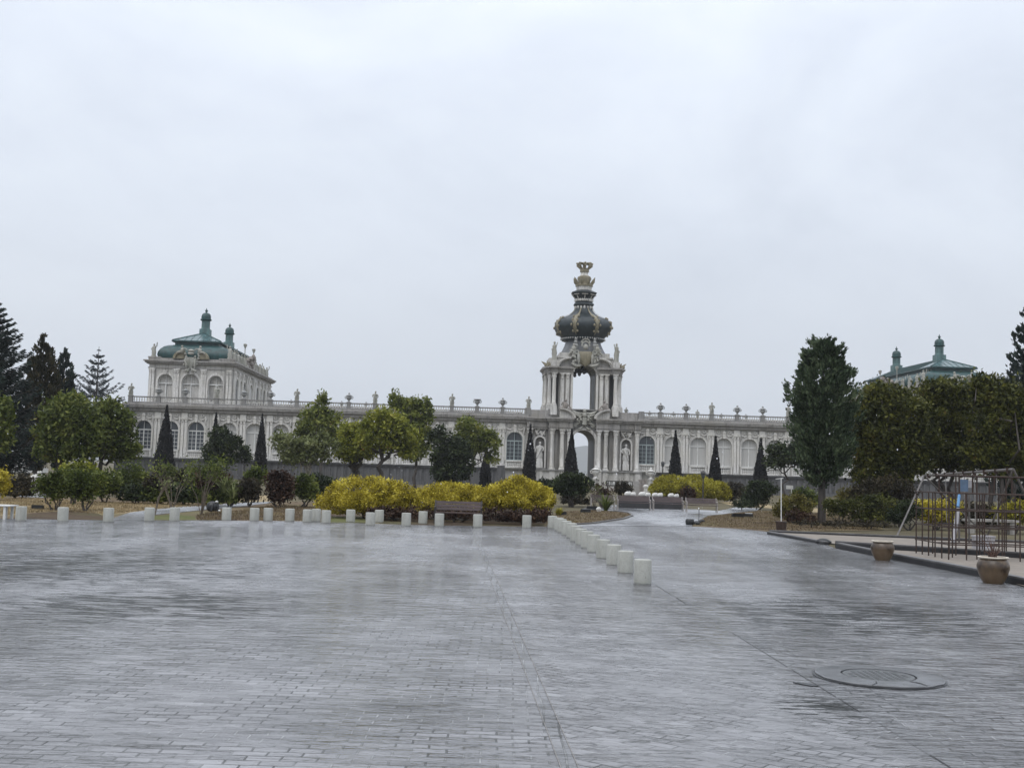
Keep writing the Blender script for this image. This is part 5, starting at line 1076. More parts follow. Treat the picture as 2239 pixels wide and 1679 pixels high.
shrub('dull twiggy bush behind the right lime-yellow mound', 1608, 78, [(1605, 1072, 20, 20), (1622, 1080, 16, 16), (1595, 1085, 16, 10)], 'brown', 3200, .085)
shrub('low dark cushion plant by the right branch of the path', 1622, 61, [(1620, 1103, 18, 6), (1635, 1104, 12, 6)], 'dark', 1400, .05, 1)
shrub('golden green spreading conifer shrub behind the white post', 1735, 45, [(1735, 1095, 30, 14), (1715, 1108, 26, 14), (1758, 1108, 26, 12), (1725, 1125, 22, 14), (1752, 1122, 20, 14), (1700, 1118, 14, 10)], 'gold', 7000, .055, elong=2.6)
shrub('rusty dark undergrowth below the golden green conifer shrub', 1745, 44, [(1740, 1128, 24, 12), (1765, 1135, 20, 10)], 'red', 2600, .05)
shrub('gold-tipped shrub right of the columnar conifer trunk', 1850, 56, [(1850, 1078, 18, 10), (1865, 1086, 16, 9), (1840, 1088, 12, 8)], 'gold', 2200, .065, elong=2.6)
shrub('green rounded shrub left of the columnar conifer trunk', 1755, 58, [(1755, 1080, 22, 16), (1778, 1092, 18, 14)], 'mid', 3200, .065)
shrub('small dark umbrella shrub on a thin stem right of the columnar conifer', 1834, 43, [(1828, 1112, 20, 12), (1846, 1108, 16, 14), (1815, 1105, 14, 10)], 'olive', 3600, .05, 2, trunk=.03)
shrub('dark brown shrub mass under the nearest large olive tree', 1900, 43, [(1885, 1110, 34, 26), (1920, 1105, 30, 28), (1950, 1115, 28, 24), (1900, 1130, 46, 12)], 'olive', 8500, .055, 4)
shrub('bronze twiggy shrub left of the climbing frame', 1960, 44, [(1945, 1072, 32, 36), (1980, 1080, 30, 32), (1915, 1070, 30, 26), (1880, 1080, 26, 20)], 'brown', 8500, .055, 5)
shrub('rounded dark shrub behind the left post of the swing frame', 1990, 41, [(1985, 1115, 24, 18), (1965, 1128, 26, 14)], 'dark', 4200, .05)
shrub('yellow bush seen through the left half of the climbing frame', 2045, 42, [(2020, 1112, 26, 16), (2050, 1114, 28, 18), (2080, 1112, 24, 16), (2050, 1126, 40, 14)], 'yellow', 6000, .052)
shrub('yellow bush seen through the right half of the climbing frame', 2215, 41, [(2200, 1122, 24, 16), (2228, 1118, 28, 20)], 'lime', 4500, .052)
shrub('dark shrub between the two yellow bushes behind the climbing frame', 2130, 42, [(2120, 1120, 34, 22), (2160, 1122, 28, 22), (2140, 1140, 40, 12)], 'brown', 6000, .055)
for k, (px, lab) in enumerate(((1775, 'low brown ground shrub nearest the white post, behind the back kerb'), (1838, 'low brown ground shrub in the middle behind the back kerb'), (1905, 'low brown ground shrub behind the first pot and back kerb'))):
    shrub(lab, px, 40.5, [(px, 1150, 34, 9), (px-22, 1152, 18, 8), (px+24, 1152, 20, 8)], 'brown', 3200, .045, 1, group='low brown shrubs behind the back kerb', sig=.06)
# small plants with their own shapes
def blades(name, label, cat, p, n, ln, w, mk, upright=.8, seed=3):
    rr = random.Random(seed); V = []
    for i in range(n):
        a = rr.uniform(0, 2*math.pi); l = ln*rr.uniform(.6, 1.1); tilt = rr.uniform(.1, 1.15)*(1.3-upright); d = np.array([math.cos(a)*math.sin(tilt), math.sin(a)*math.sin(tilt), math.cos(tilt)]); s = np.array([-math.sin(a), math.cos(a), 0])*w; o = np.array([rr.uniform(-.06, .06), rr.uniform(-.06, .06), 0])
        mid = o+d*l*.55; tip = o+d*l+np.array([math.cos(a), math.sin(a), -.5])*l*.16; V += [[o-s*.6, o+s*.6, mid+s, mid-s], [mid-s, mid+s, tip+s*.05, tip-s*.05]]
    o = quads_obj(name, np.array(V), FO[mk]); o.location = [float(x) for x in p]; return tag(o, label, cat)
p = foot(490, 43.6); p[2] = .55; blades('spiky_plant', 'pale yellow-green spiky leaved plant at the right end of the mixed hedge', 'plant', p, 60, .75, .035, 'pale', .62)
p = foot(508, 43.2); p[2] = .35; blades('spiky_plant', 'second pale spiky plant hanging over the path gap', 'plant', p, 30, .6, .03, 'pale', .5, 8)
p = foot(1325, 53); blades('spiky_plant', 'green palm-like spiky plant on the lawn island', 'plant', p, 60, .95, .035, 'mid', .6, 4)
p = ground(1222, 1127); blades('low_plant', 'small yellow-green plant at the left tip of the lawn island', 'plant', p, 70, .35, .03, 'lime', .4, 6)
def bare_shrub(label, px, py, h, n, mk, leaf, seed):
    rr = random.Random(seed); b = ground(px, py); e = empty('bare_shrub', b, label, 'shrub'); m = MB(); tips = []
    for i in range(n):
        a = rr.uniform(0, 6.28); sp = rr.uniform(.15, .5)*h; z = h*rr.uniform(.75, 1.05); q = (math.cos(a)*sp, math.sin(a)*sp*.7, z); k = (q[0]*.35+rr.uniform(-.05, .05), q[1]*.35, z*.5)
        m.tube([(0, 0, -.05), k, q], [.015, .011, .005], 5); tips.append(q)
        for _ in range(3): t = (q[0]+rr.uniform(-.2, .2)*h, q[1]+rr.uniform(-.15, .15)*h, q[2]+rr.uniform(-.1, .15)*h); m.tube([((k[0]+q[0])/2, (k[1]+q[1])/2, (k[2]+q[2])/2), t], [.006, .003], 4); tips.append(t)
    m.build('stems', MS['twig'], e); P = np.repeat(np.array(tips), leaf, axis=0) + RNG.normal(size=(len(tips)*leaf, 3))*.09*h
    quads_obj('leaves', leaf_quads(P, .05, 2.), FO[mk], e)
bare_shrub('thin bare forked shrub beside the fourth bollard and path', 338, 1127, 1.05, 5, 'pale', 3, 1)
bare_shrub('bare thin-stemmed shrub with sparse leaves behind the fifth bollard', 377, 1115, 1.5, 7, 'mid', 14, 2)
bare_shrub('pale twisted many-branched shrub beside the small dark spotlight', 440, 1127, 1.5, 8, 'mid', 26, 3)
bare_shrub('thin bare twigs growing from the mulch by the gate lawn island', 1300, 1112, 1.1, 7, 'pale', 4, 4)
def scatter(polys, dens, zb, seed):
    g = np.random.default_rng(seed); out = []
    for pts in polys:
        Q = np.array([ground(*p)[:2] for p in pts]); lo, hi = Q.min(0), Q.max(0); n = int(dens*(hi-lo).prod()); P = g.uniform(lo, hi, (n, 2)); ins = np.zeros(n, bool)
        for (x1, y1), (x2, y2) in zip(Q, np.roll(Q, -1, 0)): ins ^= ((y1 > P[:, 1]) != (y2 > P[:, 1])) & (P[:, 0] < (x2-x1)*(P[:, 1]-y1)/(y2-y1+1e-12)+x1)
        out.append(P[ins])
    P = np.concatenate(out); return np.column_stack([P, np.full(len(P), zb)])
def tufts(name, polys, dens, zb, ln, mk, label, seed):
    P = scatter(polys, dens, zb, seed); n = len(P); g = np.random.default_rng(seed+1); a = g.uniform(0, 6.28, n); t = g.uniform(.1, 1.0, n); l = (ln*g.uniform(.5, 1.3, n))[:, None]
    d = np.stack([np.cos(a)*np.sin(t), np.sin(a)*np.sin(t), np.cos(t)], axis=1); w = np.stack([-np.sin(a), np.cos(a), 0*a], axis=1)*.011
    tag(quads_obj(name, np.stack([P-w, P+w, P+d*l+w*.2, P+d*l-w*.2], axis=1), FO[mk]), label, 'grass' if 'grass' in name else 'fallen leaves', kind='stuff')
FO['straw'] = foliage('straw_blades', (.10, .075, .035), (.25, .19, .10), (.42, .33, .19), .2); FO['duff'] = foliage('brown_blades', (.045, .03, .018), (.12, .085, .045), (.24, .19, .09), .15)
lawnL = [(-20, 1092), (60, 1090), (230, 1098), (420, 1101), (495, 1104), (385, 1111), (300, 1118), (235, 1126), (150, 1119), (60, 1121), (20, 1127), (-20, 1127)]
lawnR = [(1518, 1150), (1530, 1140), (1552, 1129.5), (1604, 1123.5), (1660, 1118), (1760, 1121), (1925, 1131), (1925, 1159), (1690, 1163), (1668, 1160), (1602, 1155)]
isle = [(1194, 1150), (1204, 1133), (1224, 1120), (1290, 1117), (1345, 1120), (1376, 1124), (1380, 1129), (1362, 1135), (1300, 1144), (1228, 1149)]
bedL = [(432, 1138), (428, 1128), (470, 1118), (500, 1120), (600, 1104), (690, 1108), (705, 1128), (700, 1141), (640, 1139), (520, 1138)]
bed1 = [(27, 1135), (60, 1124), (110, 1120), (165, 1118.5), (213, 1123), (227, 1131), (226, 1137)]
tufts('dry_grass', [lawnL], 260, .008, .05, 'straw', 'straw coloured short dry grass of the left lawn', 41)
tufts('winter_grass', [lawnR, isle, bedL], 200, .012, .05, 'duff', 'brown short winter grass around the paths', 43)
P = scatter([lawnL, lawnR, isle, bedL, bed1], 14, .022, 47); tag(quads_obj('fallen_leaves', leaf_quads(P, .035, 1.6, np.array([1., 0, 0])*np.ones((len(P), 1)), .9)*np.array([1, 1, .12])+np.array([0, 0, .02]), FO['red']), 'scattered brown fallen leaves on the lawns and beds', 'fallen leaves', kind='stuff')
# falling snow: small flakes drifting between the camera and the garden
n = 330; ys = RNG.uniform(6, 42, n); P = np.stack([RNG.uniform(-.5, .5, n)*ys*.92, ys, RNG.uniform(-.03, .062, n)*ys+HC], axis=1); P[:, 2] = np.maximum(P[:, 2], .1)
sz = RNG.uniform(.002, .0048, n)[:, None, None]; oct_ = np.array([[1, 0, 0], [0, 1, 0], [0, 0, 1.3], [-1, 0, 0], [0, -1, 0], [0, 0, -1.3]]); tri = [(0, 1, 2), (1, 3, 2), (3, 4, 2), (4, 0, 2), (1, 0, 5), (3, 1, 5), (4, 3, 5), (0, 4, 5)]
V = np.concatenate([(P[:, None, :] + oct_[list(t)][None]*sz) for t in tri]); tag(quads_obj('falling_snow', V, MS['snow'], nv=3), 'tiny white snowflakes drifting through the air above the garden', 'snow', kind='stuff')
# ------------------------------------------------------------------ bollards
def bollard_mb():
    r, h, b = .136, .37, .018
    return MB().lathe([(r*.93, -.01), (r*.93, .014), (r, .016), (r, h-b), (r-b*.3, h-b*.3), (r-b, h), (.01, h+.002)], (0, 0, 0), 28)
ROW = [(41, 1138.6), (133, 1140.4), (233, 1141.5), (323, 1139.5), (378.5, 1138.8), (492.6, 1138), (553.8, 1138.7), (583.9, 1138.7), (631.5, 1140), (670, 1142), (689.4, 1140.5), (711, 1143.8), (765, 1141.3), (808.4, 1149), (828, 1141.8), (887, 1149.8), (923.6, 1144.8), (959.7, 1150.7), (1044, 1152.4), (1151.6, 1154.2)]
DIA = [(1406.6, 1277.5), (1368.7, 1253.8), (1342.9, 1236), (1319.4, 1221.6), (1298.4, 1208), (1284, 1198.4), (1271, 1191.2), (1259.6, 1183.2), (1250.3, 1175.5), (1238.6, 1169.8), (1228.4, 1164), (1222, 1160), (1207.8, 1155.5)]
b0 = None
def put_bollard(p, label, group):
    global b0
    g = ground(*p, ZP); g = g + np.array([0, .12, 0])
    if b0 is None: o = b0 = bollard_mb().build('bollard', MS['bollard'], smooth=True)
    else: o = b0.copy(); COL.objects.link(o)
    o.location = (g[0], g[1], ZP); o.rotation_euler.z = random.uniform(0, 6.28); o.rotation_euler.x = random.uniform(-.012, .012); tag(o, label, 'bollard', group)
for i, p in enumerate(ROW): put_bollard(p, 'short cream cylindrical bollard in the row along the garden, %s from the left' % ORD[i], 'bollards along the garden edge of the plaza')
for i, p in enumerate(DIA): put_bollard(p, ('short cream cylindrical bollard in the slanting row, nearest one with a small dark spot' if i == 0 else 'short cream cylindrical bollard in the slanting row, %s from the near end' % ORD[i]), 'bollards in the slanting row across the plaza')
nb = next(o for o in COL.objects if o.get('label', '').endswith('small dark spot'))
MB().ball((.033, -.1335, .105), (.005, .003, .005), 6, 4).build('dark_spot', MS['black'], nb); nb.rotation_euler = (0, 0, 0)
m = MB().lathe([(.12, 0), (.125, .008), (.10, .014)], (0, 0, 0), 12); g = ground(908, 1151, ZP); o = m.build('bollard_socket', MS['concrete']); o.scale.x = 1.5; o.location = (g[0], g[1], ZP); tag(o, 'flat grey socket on the paving right of a garden edge bollard', 'ground socket')

# ------------------------------------------------------------------ manhole
g = ground(1921, 1481, ZP); e = empty('manhole', (g[0], g[1], ZP), 'round iron manhole cover set in a cracked concrete ring on the wet paving', 'manhole cover')
m = MB(); n = 40; rr = random.Random(2); vs = []
for i in range(n):
    a = 2*math.pi*i/n; ro = .525+rr.uniform(-.012, .010)
    vs += [(ro*math.cos(a), ro*math.sin(a), 0), (ro*math.cos(a), ro*math.sin(a), .016), ((ro-.012)*math.cos(a), (ro-.012)*math.sin(a), .021), (.31*math.cos(a), .31*math.sin(a), .024), (.31*math.cos(a), .31*math.sin(a), .005)]
m.add(vs, [(5*i+k, 5*((i+1) % n)+k, 5*((i+1) % n)+k+1, 5*i+k+1) for i in range(n) for k in range(4)]); m.build('concrete_ring', MS['concrete'], e); MB().lathe([(.545, 0), (.545, .006), (.50, .007)], (0, 0, 0), 40).build('ring_shadow', MS['black'], e)  # black outer ring paints the shadow gap under the concrete edge
m = MB().lathe([(.292, .0), (.292, .021), (.27, .022), (.265, .018), (.01, .018)], (0, 0, 0), 40)
for i in range(-4, 5):
    for j in range(-4, 5):
        if math.hypot(i, j) < 4.3: m.box(i*.056-.018, i*.056+.018, j*.056-.018, j*.056+.018, 0.017, .0215)
m.build('iron_lid', MS['iron_lid'], e)
m = MB()
for a, dx in ((-1.95, .03), (-1.05, -.02)): m.tube([(.33*math.cos(a), .33*math.sin(a), .024), (.42*math.cos(a+.04), .42*math.sin(a+.04), .0245), (.515*math.cos(a-.02), .515*math.sin(a-.02), .022)], .004, 4)
m.build('crack', MS['black'], e)
g = ground(1762, 1497, ZP); o = MB().slab([(-.085, .07), (-.02, .085), (.04, .05), (.09, -.05), (.03, -.075), (-.03, -.01)], 0, .008).build('paver_hole', MS['black']); o.location = (g[0], g[1], ZP); tag(o, 'dark broken paver gap at the drain strip beside the manhole', 'broken paver')

# ------------------------------------------------------------------ benches
def bench(loc, rz, W, label, group=None, mk_end='bench_metal', back_h=.82):
    e = empty('park_bench', loc, label, 'bench', group, rz)
    m = MB()
    for i in range(4): m.box(-W/2, W/2, -.20+.115*i, -.20+.115*i+.095, .40, .435)
    m.build('seat', MS['wood'], e)
    m = MB()
    for i, z in enumerate((.50, .61, .72)): y = .27+.03*i; m.add([(-W/2, y, z), (W/2, y, z), (W/2, y+.025, z+.095), (-W/2, y+.025, z+.095), (-W/2, y+.035, z), (W/2, y+.035, z), (W/2, y+.06, z+.095), (-W/2, y+.06, z+.095)], [(0, 1, 2, 3), (7, 6, 5, 4), (0, 4, 5, 1), (3, 2, 6, 7), (0, 3, 7, 4), (1, 5, 6, 2)])
    m.build('backrest', MS['wood'], e)
    for x in (-W/2+.03, W/2-.03):
        m = MB().tube([(x, -.20, 0), (x, -.19, .39), (x, -.21, .60)], .022, 6); m.tube([(x, .26, 0), (x, .25, .40), (x, .37, back_h+.02)], .022, 6); m.tube([(x, -.21, .60), (x, .05, .62), (x, .30, .60)], .022, 6); m.tube([(x, -.19, .385), (x, .25, .385)], .02, 6); m.build('end_frame', MS[mk_end], e)
    return e
def dirz(p, q): return math.atan2(q[1]-p[1], q[0]-p[0])
p, q = ground(947, 1146), ground(1053, 1149); c = (p+q)/2
bench((c[0], c[1]+.25, 0), dirz(p, q)*.6, float(np.linalg.norm(q-p)), 'dark wooden slatted bench in front of the golden yellow bushes, facing the plaza', mk_end='bench_dark').scale = (1, .9, .86)
bl = [((1290, 1107), (1346, 1109), 'dark bench half hidden behind the spiky plant, leftmost of the bench row', ), ((1348, 1110), (1424, 1113), 'dark wooden bench in the row, right of the spiky plant'), ((1426, 1114), (1496, 1117), 'dark wooden bench in the middle of the row below white stones'), ((1499, 1119), (1570, 1113), 'dark wooden bench at the right end of the row by the lime-yellow bushes')]
for a, b, lab in bl:
    p, q = ground(*a), ground(*b); p[1] = q[1] = 55.5 if a[0] != 1499 else 54.5; p = at(a[0], 1100, p[1]); q = at(b[0], 1100, q[1]); c = (p+q)/2
    bench((c[0], c[1], 0), .0 if a[0] != 1499 else -.04, abs(q[0]-p[0])-.05, lab, 'row of benches facing the path').scale.z = .83
# white stones on an added low wall, blackened for the shade behind the benches
p, q = at(1352, 1090, 58.5), at(1492, 1090, 58.5); WZ = .62; e = empty('low_shade_wall', ((p[0]+q[0])/2, 58.5, 0), 'low wall added behind the row of benches, blackened to stand for shade, carrying white stones', 'low wall')
hw = (q[0]-p[0])/2; MB().box(-hw, hw, -.22, .22, 0, WZ-.06).build('wall', MS['ledge'], e); MB().box(-hw-.04, hw+.04, -.26, .26, WZ-.06, WZ).build('shade_wall_coping', MS['ledge'], e)
for i, (px, w, lab) in enumerate(((1373, 8, 'white rounded stone nearest the stone block behind the benches'), (1384, 7, 'white rounded stone touching the first one behind the benches'), (1404, 8, 'white rounded stone behind the middle of the second bench'), (1416, 7, 'white rounded stone at the second bench right end'), (1432, 7, 'white rounded stone at the middle bench left end'), (1443, 7, 'white rounded stone over the middle bench left half'), (1467, 7, 'white rounded stone over the middle bench right half'), (1479, 6, 'small white rounded stone over the middle bench right end'))):
    k = ppm(58.5)*w; c = at(px, 1080, 58.5); m = MB().ball((0, 0, k*.62), (k, k*.8, k*.72), 10, 8).ball((k*.4, 0, k*.9), (k*.55, k*.55, k*.5), 8, 6).ball((-k*.5, -.03, k*.5), (k*.5, k*.5, k*.45), 8, 6)
    o = m.build('white_stone', MS['plaster'], smooth=True); o.location = (float(c[0]), 58.5, WZ-.02); tag(o, lab, 'stone', 'white stones behind the benches')
# stone block, sign board and low things before the gate
c = at(1398, 1085, 72); e = empty('stone_block', (c[0], 72, 0), 'grey upright stone block with a brown stained right half before the gate', 'stone block')
k = ppm(72); h = at(1398, 1049, 72)[2]
MB().box(-14*k, -1.5*k, -.3, .3, 0, h-.08).build('pale_half', MS['stone_dim'], e); MB().box(-1.5*k, 14*k, -.32, .28, 0, h+.02).build('stained_half', MS['brown_stone'], e)
c = at(1412, 1064, 70.5); m = MB().ball((0, 0, 0), (.17, .12, .14), 8, 6).box(-.1, .1, -.08, .08, -c[2], -.05); o = m.build('white_basin', MS['plaster'], smooth=True); o.location = [float(x) for x in c]; tag(o, 'small white carved basin at the foot of the brown stained block', 'basin')
c = at(1354, 1056, 100); k = ppm(100); zt, zb = at(1354, 1051, 100)[2], at(1354, 1061, 100)[2]; W = 29*k
e = empty('sign_board', (c[0], 100, 0), 'long dark sign board with pale upright lettering strokes before the gate podium', 'sign')
MB().box(-W, W, -.05, .05, zb-.1, zt).build('board', MS['signboard'], e); MB().box(-W+.1, -W+.2, -.04, .04, 0, zb-.1).box(W-.2, W-.1, -.04, .04, 0, zb-.1).build('posts', MS['bench_dark'], e)
m = MB(); x = -W+.16; rr = random.Random(4)
for i, wd in enumerate([.05, .07, .06, .09, .05, 0, 0, .09, .06, .08, .06, .08, .05, .07, .06, .05]):
    if i == 5: m.build('lettering', MS['white'], e); m = MB()
    if wd: zz = zb+.02; m.add([(x, -.062, zz), (x+wd, -.062, zz), (x+wd+rr.uniform(-.04, .04), -.062, zt-.08), (x+rr.uniform(-.03, .03), -.062, zt-.08)], [(0, 1, 2, 3)])
    x += .135
m.build('lettering', MS['white'], e)
def lamp(px, Y, top_y, label):
    b = foot(px, Y); h = at(px, top_y, Y)[2]; e = empty('garden_lamp', b, label, 'lamp'); MB().lathe([(.10, 0), (.10, .15), (.05, .2), (.04, h-.55), (.07, h-.5)], (0, 0, 0), 10).build('post', MS['bench_dark'], e)
    MB().lathe([(.10, h-.5), (.17, h-.2), (.16, h-.18)], (0, 0, 0), 6).build('lantern_glass', MS['pane_dark'], e); MB().lathe([(.20, h-.18), (.12, h-.06), (.03, h)], (0, 0, 0), 6).build('lantern_cap', MS['bench_dark'], e)
lamp(1537, 74, 1028, 'thin black garden lamp among the lime-yellow bushes'); lamp(1448, 104, 1008, 'black garden lamp beside the cypress right of the gate')
# terrace gate pier with a grey figure left of the gate
c = foot(1094, 112); e = empty('stone_pier', c, 'grey stone pier at the end of the dark plinth left of the gate', 'stone pier'); h = at(1094, 1015, 112)[2]
MB().box(-.42, .42, -.42, .42, 0, h-.45).box(-.36, .36, -.36, .36, h-.45, h-.12).build('shaft', MS['plinth'], e); MB().lathe([(.48, h-.12), (.30, h+.05), (.05, h+.12)], (0, 0, 0), 8).build('cap', MS['stone_dim'], e)
# ------------------------------------------------------------------ spotlights, posts and other small things
def spotlight(px, py, sc, label, cap=None, rz=0):
    g = ground(px, py); e = empty('garden_spotlight', (g[0], g[1], .02), label, 'spotlight', None, rz); m = MB().box(-.22*sc, .22*sc, -.10*sc, .10*sc, .04*sc, .16*sc); m.v = [(x, y*(.7 if z > .1*sc else 1), z) for x, y, z in m.v]
    m.box(-.24*sc, .24*sc, -.12*sc, -.10*sc, .03*sc, .17*sc); m.build('housing', MS['black'], e); MB().box(-.25*sc, -.225*sc, -.03*sc, .03*sc, 0, .12*sc).box(.225*sc, .25*sc, -.03*sc, .03*sc, 0, .12*sc).box(-.25*sc, .25*sc, -.05*sc, .05*sc, 0, .015).build('bracket', MS['bench_dark'], e)
    if cap: MB().box(-.15*sc, .2*sc, -.09*sc, .09*sc, .17*sc, .20*sc).build('lid', MS['white'], e)
spotlight(83, 1113.5, .75, 'flat black spotlight lying on the straw lawn at left')
spotlight(1280, 1121.5, .9, 'black spotlight at the left on the lawn island'); spotlight(1294, 1115, 1., 'black spotlight further back on the lawn island'); spotlight(1227, 1127, .85, 'black spotlight under the small yellow-green plant')
spotlight(1612, 1132, 1., 'black spotlight on the brown lawn right of the path', None, .2); spotlight(1636, 1131, .85, 'spotlight with a white lid on the brown lawn right of the path', True, -.2)
g = ground(1309, 1119); o = MB().ball((0, 0, .1), (.12, .1, .1), 9, 6).box(-.08, .08, -.06, .06, 0, .05).build('white_stone', MS['plaster'], smooth=True); o.location = (g[0], g[1], .02); tag(o, 'single small white stone on the lawn island', 'stone')
g = ground(466, 1118.5); e = empty('garden_ornament', (g[0], g[1], .012), 'dark squat garden ornament with a white top knob beside the pale twisted shrub', 'ornament')
MB().lathe([(.10, 0), (.17, .04), (.19, .16), (.16, .27), (.08, .33), (.02, .34)], (-.03, 0, 0), 10, 1.15, .8).tube([(.02, -.1, .28), (.0, -.17, .12), (-.02, -.18, .01)], [.04, .035, .03]).tube([(.14, -.02, .28), (.19, -.06, .14), (.17, -.08, 0)], [.04, .035, .03]).build('body', MS['black'], e, smooth=True); MB().ball((.12, -.05, .33), (.055, .05, .04), 8, 6).build('top_knob', MS['white'], e, smooth=True)
MB().ball((.22, -.06, .03), (.05, .05, .035), 8, 6).build('foot', MS['white'], e, smooth=True)
g = ground(1508, 1148); o = MB().lathe([(.13, 0), (.15, .05), (.15, .16), (.12, .20), (.02, .21)], (0, 0, 0), 12).ball((.28, .05, .05), (.09, .08, .07), 7, 5).build('ground_lamp', MS['black'], smooth=True); o.location = (g[0], g[1], ZP); tag(o, 'squat black ground lamp where the path meets the plaza', 'ground lamp')
for i, (px, py) in enumerate(((1517, 1146), (1523, 1145), (1529, 1143.5), (1536, 1142))):
    q = ground(px, py); o = MB().ball((0, 0, .03), (.10, .08, .06), 8, 6).ball((.04, .02, .02), (.07, .07, .05), 7, 5).build('edging_stone', MS['kerb'], smooth=True); o.location = (q[0], q[1], .02); o.rotation_euler.z = i*.7
    tag(o, 'dark edging stone beside the black ground lamp, %s from the lamp' % ORD[i], 'stone', 'edging stones at the lawn corner')
g = ground(1528, 1141); o = MB().tube([(0, 0, -.02), (0, 0, .42)], .012, 6).ball((0, 0, .42), .018, 6, 4).build('marker_rod', MS['bench_dark']); o.location = (g[0], g[1], .02); tag(o, 'thin dark rod stuck in the lawn corner by the ground lamp', 'rod')
# white post in a dark pot
g = ground(1708, 1162); d = g[1]; e = empty('white_post', (g[0], g[1], 0), 'tall thin white post with a short cross arm standing in a dark brown tub', 'post')
h = at(1704, 1046, d)[2]; MB().lathe([(.13, 0), (.16, .05), (.18, .30), (.19, .32), (.15, .33)], (0, 0, 0), 12).build('tub', MS['rust'], e); MB().tube([(0, 0, .2), (-.02, 0, h)], .017, 8).build('pole', MS['white'], e); MB().tube([(-.20, 0, h-.02), (.05, 0, h+.01)], .012, 6).build('cross_arm', MS['white'], e)
c = at(1727, 1066, 50); e = empty('small_sign', (c[0], 50, 0), 'small white sign on a thin stake behind the golden green conifer shrub', 'sign'); MB().tube([(.07, 0, 0), (.07, 0, c[2])], .02, 6).build('stake', MS['white'], e); MB().box(-.16, .14, -.015, .015, c[2]-.06, c[2]+.10).build('panel', MS['white'], e)
# white table at the left edge, white statue behind the hedge
g = ground(4, 1136); e = empty('white_table', (g[0]-.12, g[1], 0), 'white slatted table partly outside the left edge of the view', 'table'); MB().box(-.5, .42, -.28, .28, .36, .39).build('tabletop', MS['white'], e)
for x in (-.44, .12, .28): MB().box(x-.03, x+.03, -.25, -.20, 0, .36).box(x-.03, x+.03, .20, .25, 0, .36).build('leg', MS['white'], e)
c = foot(82, 50); e = empty('white_statue', c, 'small white seated statue behind the brown clipped hedge at left', 'statue'); zt = at(82, 1030, 50)[2]; m = MB().box(-.26, .18, -.2, .2, 0, zt-.62); m.build('plinth', MS['stone'], e); m = statue_mb(1, .62); m.v = [(x*.9, y*.9, z+zt-.62) for x, y, z in m.v]; m.tube([(-.1, -.05, zt-.45), (-.3, -.2, zt-.45), (-.32, -.22, zt-.62)], [.09, .07, .05]); m.build('figure', MS['plaster'], e, smooth=True)
c = foot(55, 100); e = empty('parked_car', (c[0], 100, 0), 'distant white car with red tail lights glimpsed between the left tree trunks', 'car', None, 1.4)
m = MB().prism([(-2, .35), (2, .35), (2.05, .75), (1.2, .85), (.8, 1.35), (-1.2, 1.4), (-1.8, .9), (-2.05, .8)], -.8, .8); m.build('body', MS['white'], e)
m = MB().prism([(-1.1, .92), (.9, .92), (.72, 1.28), (-1.1, 1.32)], -.815, .815); m.build('side_window', MS['pane_dark'], e)
for x in (-1.25, 1.25):
    for y in (-.78, .62): m = MB(); m.lathe([(.30, 0), (.32, .03), (.32, .13), (.30, .16)], (0, 0, 0), 14); m.v = [(a+x, c_+y, b+.32) for a, b, c_ in m.v]; m.build('wheel', MS['black'], e)
MS['tail'] = simple('red_lamp_plastic', (.45, .04, .03), .3, .1, 5)
for y in (-.6, .5): MB().box(-2.07, -2.02, y, y+.2, .65, .82).build('tail_light', MS['tail'], e)

# ------------------------------------------------------------------ pots
def pot(px, py, label, w, plant):
    g = ground(px, py, ZP); e = empty('plant_pot', (g[0], g[1]+w*.3, ZP), label, 'flower pot'); k = w/2
    MB().lathe([(k*.60, 0), (k*.64, .02), (k*.74, k*.25), (k*.90, k*.62), (k*.99, k*.95), (k, k*1.1), (k*.97, k*1.25), (k*.88, k*1.46), (k*.80, k*1.55), (k*.82, k*1.60)], (0, 0, 0), 28).build('body', MS['pot'], e, smooth=True)
    MB().lathe([(k*.82, k*1.56), (k*.93, k*1.60), (k*.96, k*1.66), (k*.92, k*1.70), (k*.77, k*1.69), (k*.75, k*1.50)], (0, 0, 0), 28).build('rim', MS['pot_rim'], e, smooth=True)
    MB().lathe([(k*.77, k*1.50), (k*.01, k*1.54)], (0, 0, 0), 20).build('soil', MS['mulch'], e)
    if plant:
        rr = random.Random(9); V = []; m = MB()
        for i in range(46):
            a = rr.uniform(0, 6.28); l = rr.uniform(.12, .34); tl = rr.uniform(.05, .85); tip = (math.cos(a)*l*math.sin(tl), math.sin(a)*l*math.sin(tl), k*1.5+l*math.cos(tl)); m.tube([(rr.uniform(-.08, .08), rr.uniform(-.08, .08), k*1.48), (tip[0]*.5, tip[1]*.5, (tip[2]+k*1.5)/2+.02), tip], [.009, .007, .002], 4)
        for i in range(5): a = rr.uniform(0, 6.28); m.tube([(0, 0, k*1.5), (math.cos(a)*.12, math.sin(a)*.1, k*1.5+.25), (math.cos(a)*.30, math.sin(a)*.2, k*1.5+.42)], [.008, .005, .002], 4)
        m.build('dead_plant', MS['red_twig'], e)
    return e
MS['red_twig'] = simple('dead_brown_stems', (.085, .048, .036), .7, .5, 12)
pot(1934.5, 1226, 'brown glazed pot with dark drips and no plant, further from the camera', .49, False)
pot(2180.5, 1277, 'brown glazed pot holding a withered spiky plant, nearest the right edge', .53, True)

